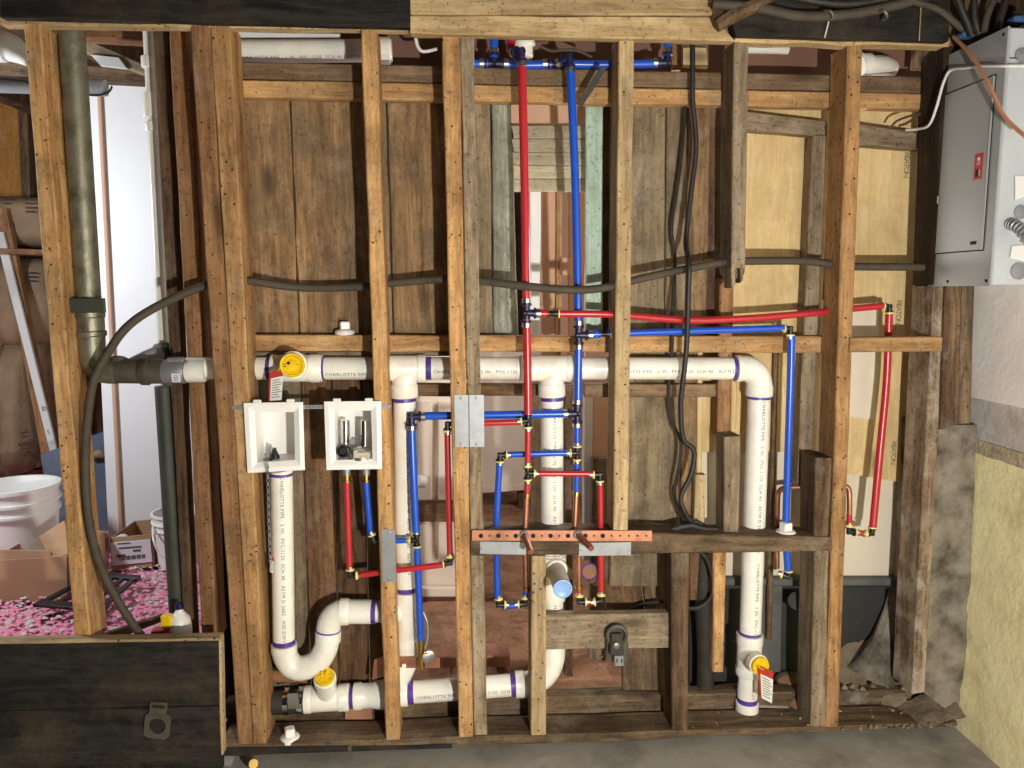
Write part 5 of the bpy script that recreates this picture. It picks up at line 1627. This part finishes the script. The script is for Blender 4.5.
for k, (x, z) in enumerate(((-2.4, 2.28), (-1.6, 2.28))):
    slab('ceiling_joist', x - 0.04, x + 0.04, 0.15, 2.9, 2.18, 2.35, M['stud_dark'], ('far left dark ceiling joist of the store room', 'second dark ceiling joist of the store room')[k], 'joist')

# left side: plywood, insulation bags, planks
beam('orange_plywood_sheet', [(-40, 92), (24, 92), (28, 200), (-40, 200)], 2.95, 0.03, M['orange_ply'], 'orange plywood panel high at the left edge', 'plywood')
beam('frame_stud', [(17, 92), (26, 92), (41, 470), (32, 470)], 2.93, 0.08, M['stud_dark'], 'dark upright beside the orange plywood panel', 'stud')
beam('bag_shelf', [(-40, 247), (62, 250), (62, 256), (-40, 253)], 2.45, 0.5, M['stud_red'], 'brown shelf board between the stacked paper bags', 'shelf', along='h')


def bag(quad, Y, depth, label, seed, lines):
    tl, tr, br, bl = [P(*q, Y) for q in quad]
    n = 14
    V, Fc = [], []
    for side in (0, 1):
        for j in range(n + 1):
            for i in range(n + 1):
                u, v = i / n, j / n
                p = (tl.lerp(tr, u)).lerp(bl.lerp(br, u), v)
                bul = (1 - abs(2 * u - 1) ** 4) * (1 - abs(2 * v - 1) ** 6)
                wr_ = noise.noise((u * 5 + seed, v * 9, side)) * 0.018 + abs(noise.noise((u * 9, v * 3 + seed, 4))) * 0.02
                p = p + Vector((0, (-bul * depth * 0.4 + wr_) if side == 0 else (depth * 0.5 + bul * depth * 0.3), 0))
                V.append(p)
    m = (n + 1) ** 2
    for s in (0, 1):
        for j in range(n):
            for i in range(n):
                a = s * m + j * (n + 1) + i
                Fc.append((a, a + 1, a + n + 2, a + n + 1))
    for i in range(n):
        for (a, b_) in ((i, i + 1), (n * (n + 1) + i, n * (n + 1) + i + 1), (i * (n + 1), (i + 1) * (n + 1)), (i * (n + 1) + n, (i + 1) * (n + 1) + n)):
            Fc.append((a, b_, m + b_, m + a))
    o = mk('paper_bag', V, Fc, M['kraft'], smooth=True, sharp=60)
    tag(o, label, 'bag', 'kraft insulation bags in the store room')
    rows = []
    for (x, y, w_, h_) in lines:
        q = P(x, y, Y - depth * 0.40 - 0.004)
        s = mpp(x, y, Y - depth * 0.4)
        rows.append((q, Vector((w_ * s, 0, w_ * s * 0.22 * (1 if y > 380 else 0))), Vector((0, 0, -h_ * s))))
    if rows:
        tag(slabs('print_lines', rows, Vector((0, -1, 0)), 0.002, M['print_dark'], o), kind='stuff')
    return o


bag([(-4, 196), (66, 198), (66, 248), (0, 247)], 2.75, 0.4, 'upper kraft paper bag on the shelf behind the leftmost stud', 1,
    [(3, 199, 9, 1.2), (3, 203, 8, 1.2), (25, 199, 12, 1.2), (25, 203, 12, 1), (26, 207, 10, 1.5), (26, 211, 9, 1.5)])
bag([(-6, 257), (64, 258), (62, 345), (0, 350)], 2.75, 0.4, 'middle kraft paper bag under the shelf behind the leftmost stud', 2, [(28, 272, 9, 1.4), (28, 276, 8, 1.4), (29, 280, 7, 1.4)])
bag([(-40, 300), (3, 300), (10, 478), (-40, 480)], 2.7, 0.4, 'tall kraft paper bag cut off by the left picture edge', 3, [])
bag([(2, 345), (36, 345), (36, 468), (9, 478)], 2.65, 0.4, 'tall kraft paper bag with slanted print lines left of the white strip', 4,
    [(21, 433, 8, 1.2), (22, 437, 7, 1.2), (18, 444.5, 12, 1), (20, 446, 10, 1.2), (21, 449, 9, 1.2)])
bag([(36, 340), (56, 340), (52, 462), (38, 468)], 2.85, 0.4, 'dark kraft paper bag behind the white strip', 5, [])

beam('leaning_plank', [(-4, 208), (6, 208), (62, 490), (48, 494)], (2.55, 2.55, 2.3, 2.3), 0.04, M['stud_red'], 'reddish brown plank leaning behind the white strip', 'plank')
YS = 2.27
lv = beam('white_strip_board', [(-6, 232), (3, 232), (57, 452), (50, 454)], (2.5, 2.5, YS, YS), 0.02, M['tag_white'], 'long white lettered strip leaning by the paper bags', 'strip', jit=0)
axd = (P(53, 453, YS) - P(0, 232, 2.5)).normalized()
sd_ = Vector((0, -1, 0)).cross(axd)
for (x, y, ch_, s) in ((42, 411, 'D', 0.034), (47.5, 434, 'S', 0.030), (49.5, 444, '1 0', 0.018)):
    flat_print(ch_, s, P(x, y, YS + (453 - y) * 0.00104 - 0.012), axd.cross(Vector((0, -1, 0))) * -1, -axd, M['print_grey'], lv)

# buckets
def bucket(c, r, h, label, mat='white_plastic', handle=None):
    e = empty('bucket', c, label, 'bucket')
    lathe('body', c, Vector((0, 0, 1)), [(0, r * 0.86), (h * 0.70, r * 0.96), (h * 0.70, r * 1.02), (h * 0.73, r * 1.02), (h * 0.73, r * 0.965), (h * 0.82, r * 0.97), (h * 0.82, r * 1.04), (h * 0.85, r * 1.04), (h * 0.85, r * 0.98), (h * 0.96, r), (h * 0.96, r * 1.05), (h, r * 1.05), (h, r * 0.95), (h * 0.05, r * 0.82), (h * 0.04, 0.01)], M[mat], e, 36, caps=False)
    if handle:
        sweep('handle', handle, 0.004, M['white_plastic'], e, seg=8)
    return e


cbk = P(15, 484, 1.30)
bucket(Vector((cbk.x, 1.30, ROOMZ + 0.01)), 0.158, cbk.z - ROOMZ - 0.01, 'white plastic bucket standing behind the open carton at left')
c2b = P(178, 511, 1.36)
bucket(Vector((c2b.x, 1.36, ROOMZ + 0.01)), 0.104, c2b.z - ROOMZ - 0.01, 'small white bucket with wire handle behind the dark pipe', handle=[P(153.5, 519, 1.36), P(153, 537, 1.22), P(159, 553, 1.20), P(170, 560, 1.21)])


def carton(quad, Y, depth, mat, label, flaps=()):
    """open cardboard box: four walls and a bottom, with flaps"""
    e = empty('cardboard_box', P((quad[2][0] + quad[3][0]) / 2, quad[2][1], Y), label, 'box')
    tl, tr, br, bl = [P(*q, Y) for q in quad]
    dvv = Vector((0, depth, 0))
    t = Vector((0, 0.004, 0))
    beam3('front_wall', tl, tr, br, bl, t, M[mat], parent=e, jit=0, ch=0.001)
    beam3('back_wall', tl + dvv, tr + dvv, br + dvv, bl + dvv, t, M[mat], parent=e, jit=0, ch=0.001)
    tx = Vector((0.004, 0, 0))
    beam3('side_wall', tl, tl + dvv, bl + dvv, bl, tx, M[mat], parent=e, jit=0, ch=0.001)
    beam3('side_wall', tr, tr + dvv, br + dvv, br, -tx, M[mat], parent=e, jit=0, ch=0.001)
    beam3('bottom', bl, br, br + dvv, bl + dvv, Vector((0, 0, 0.004)), M[mat], parent=e, jit=0, ch=0.001)
    for fpts in flaps:
        a, b_, c_, d_ = [P(*q) for q in fpts]
        beam3('flap', a, b_, c_, d_, Vector((0, 0.003, 0.002)), M[mat], parent=e, jit=0, ch=0.0005)
    return e


bx = carton([(-12, 561), (68, 556), (69, 601), (-10, 603)], 0.97, 0.30, 'cardboard', 'open brown carton with raised flaps on the pink scraps',
            [[(39, 537, 1.02), (64, 521, 1.10), (71, 552, 0.99), (52, 560, 0.97)], [(-6, 550, 0.98), (50, 551, 0.98), (52, 561, 0.975), (-6, 563, 0.975)]])
YX = 1.29
bx2 = carton([(110, 538), (152, 534), (153, 567), (112, 571)], YX, 0.24, 'cardboard', 'brown carton with a printed white label by the white slabs')
lb = beam('label', [(110.5, 543), (150, 539.5), (152, 562), (112.5, 566)], YX - 0.005, 0.004, M['white_paper'], parent=bx2, jit=0)
YX -= 0.0055
k_ = mpp(130, 550, YX)
rows = []
for i in range(15):
    x = 119.5 + i * 1.75
    rows.append((P(x, 560.5 - i * 0.17, YX), Vector(((1.2 if i % 3 else 0.7) * k_, 0, 0)), Vector((0, 0, 4.2 * k_))))
rows += [(P(117, 544.5, YX), Vector((13 * k_, 0, 0.8 * k_)), Vector((0, 0, 1.2 * k_))), (P(119, 549, YX), Vector((22 * k_, 0, 1.2 * k_)), Vector((0, 0, 1.6 * k_))), (P(133, 551.8, YX), Vector((7.5 * k_, 0, 0.4 * k_)), Vector((0, 0, 2.2 * k_))),
         (P(117, 557.5, YX), Vector((8.5 * k_, 0, 0.4 * k_)), Vector((0, 0, 3 * k_)))]
tag(slabs('label_print', rows, Vector((0, -1, 0)), 0.0008, M['print_grey'], bx2), kind='stuff')
dk = P(123.5, 540.5, YX + 0.05)
rl = lathe('tape_roll', dk, Vector((0, -1, 0.1)), [(0, 0.025), (0.002, 0.029), (0.028, 0.029), (0.030, 0.025), (0.028, 0.020)], M['tag_white'], label='pale tape roll standing in the labelled carton', cat='tape roll')

# black grate on the pink scraps
gr = empty('black_grate', PZ(85, 592, 0.10), 'black slatted grate lying on the pink insulation scraps', 'grate')
ga, gb_, gc, gd = PZ(33, 607, 0.115), PZ(104, 613, 0.115), PZ(141, 578, 0.115), PZ(96, 574, 0.115)
th = Vector((0, 0, 0.012))


def bar3(name, a, b_, wv, mat, parent):
    beam3(name, a, b_, b_ + wv, a + wv, th, mat, parent=parent, jit=0, ch=0.001)


beam3('frame_bar', ga, gb_, gb_.lerp(gc, 0.12), ga.lerp(gd, 0.12), th, M['fit'], parent=gr, jit=0, ch=0.001, along='h')
beam3('frame_bar', gd.lerp(ga, 0.12), gc.lerp(gb_, 0.12), gc, gd, th, M['fit'], parent=gr, jit=0, ch=0.001, along='h')
for i in range(5):
    t0, t1_ = i / 4.6, i / 4.6 + 0.09
    beam3('slat', ga.lerp(gb_, t0), ga.lerp(gb_, t1_), gd.lerp(gc, t1_), gd.lerp(gc, t0), th * 0.9, M['fit'], parent=gr, jit=0, ch=0.001)
beam('black_bar', [(38, 618), (60, 612), (62, 615), (40, 621)], (0.80, 0.84, 0.83, 0.79), 0.012, M['fit'], 'loose black bar in front of the grate', 'bar', along='h')

# jug and small toy-like bits on the boarding's far side
jg = empty('plastic_jug', P(180, 640, 0.12), 'white plastic jug behind the black boarding', 'jug')
jc = P(181, 640, 0.12)
lathe('jug_body', jc + Vector((0, 0, -0.03)), Vector((0, 0, 1)), [(0, 0.028), (0.07, 0.030), (0.092, 0.027), (0.106, 0.016), (0.114, 0.010), (0.122, 0.010)], M['white_plastic'], jg)
lathe('jug_cap', jc + Vector((0, 0, 0.090)), Vector((0, 0, 1)), [(0, 0.012), (0.014, 0.012), (0.015, 0.008)], M['navy'], jg, 16)
yl = empty('sprayer_head', P(163, 640, 0.10), 'yellow and red plastic sprayer head beside the jug', 'sprayer')
beam('yellow_body', [(160, 617), (170, 616), (170, 627), (161, 628)], 0.09, 0.02, M['yellow'], parent=yl, jit=0)
beam('yellow_stem', [(160, 627), (164, 627), (164, 633), (160, 633)], 0.092, 0.015, M['yellow'], parent=yl, jit=0)
beam('red_base', [(151, 631), (169, 629), (169, 639), (151, 639)], 0.09, 0.03, M['red_label'], parent=yl, jit=0)
beam('leaning_board', [(98, 636), (160, 616), (162, 622), (104, 645)], (0.12, 0.18, 0.18, 0.12), 0.02, M['stud_dark'], 'dark board slanting behind the cable foot', 'board', along='h')
beam('grey_cloth', [(40, 455), (110, 430), (112, 535), (54, 535)], 1.9, 0.4, M['blue_tarp'], 'grey blue heap of cloth in the shadow behind the bucket', 'cloth')
sweep('rag', [P(92, 458, 1.88), P(98, 454, 1.87), P(104, 455, 1.88), P(108, 450, 1.9)], [0.012, 0.022, 0.018, 0.012], M['kraft'], seg=10, label='pale crumpled rag left of the white slabs', cat='rag')
cup = lathe('white_cup', PZ(106, 568, ROOMZ + 0.015), Vector((-0.3, -0.2, 1)), [(0, 0.016), (0.05, 0.024), (0.052, 0.026), (0.05, 0.021), (0.004, 0.013)], M['white_plastic'], label='small white cup tipped beside the labelled carton', cat='cup')

# pink insulation tufts over the store room floor
V, Fc = [], []
for k in range(6500):
    x = random.uniform(-2.6, -0.80)
    y = random.uniform(0.3, 1.75)
    z = ROOMZ + 0.012 + random.random() * 0.018
    s = random.uniform(0.003, 0.014)
    a = random.random() * 6.28
    b = len(V)
    for (u, v, h) in ((-1, -0.6, 0), (1, -0.5, 0.2), (0.7, 0.7, 0), (-0.8, 0.6, 0.25)):
        V.append((x + s * (u * math.cos(a) - v * math.sin(a)), y + s * (u * math.sin(a) + v * math.cos(a)), z + h * s + random.uniform(-0.3, 0.3) * s))
    V.append((x, y, z + s * 0.5))
    Fc += [(b, b + 1, b + 4), (b + 1, b + 2, b + 4), (b + 2, b + 3, b + 4), (b + 3, b, b + 4)]
o = mk('insulation_tufts', V, Fc, M['pink_fluff'], smooth=False)
gm = M['grey_fluff']
o.data.materials.append(gm)
for p in o.data.polygons:
    p.material_index = 1 if (p.index // 4) % 5 < 2 else 0
tag(o, 'pink and pale insulation tufts scattered over the store room floor', 'insulation', kind='stuff')

# chips and crumbs on the sill and dirt floor
V, Fc = [], []
for k in range(160):
    x = random.uniform(-0.7, 1.2)
    y = random.choice((random.uniform(0.005, 0.09), random.uniform(0.25, 0.7)))
    z = 0.046 if y < 0.1 else ROOMZ + 0.012
    s = random.uniform(0.001, 0.005)
    b = len(V)
    for (u, v, h) in ((-1, -1, 0), (1, -1, 0), (1, 1, 0), (-1, 1, 0), (0, 0, 1.2)):
        V.append((x + u * s * random.uniform(0.6, 1.4), y + v * s, z + h * s))
    Fc += [(b, b + 1, b + 4), (b + 1, b + 2, b + 4), (b + 2, b + 3, b + 4), (b + 3, b, b + 4)]
o = mk('debris_chips', V, Fc, M['dirt'], smooth=False)
tag(o, 'fine debris chips along the plate and the dirt floor', 'debris', kind='stuff')
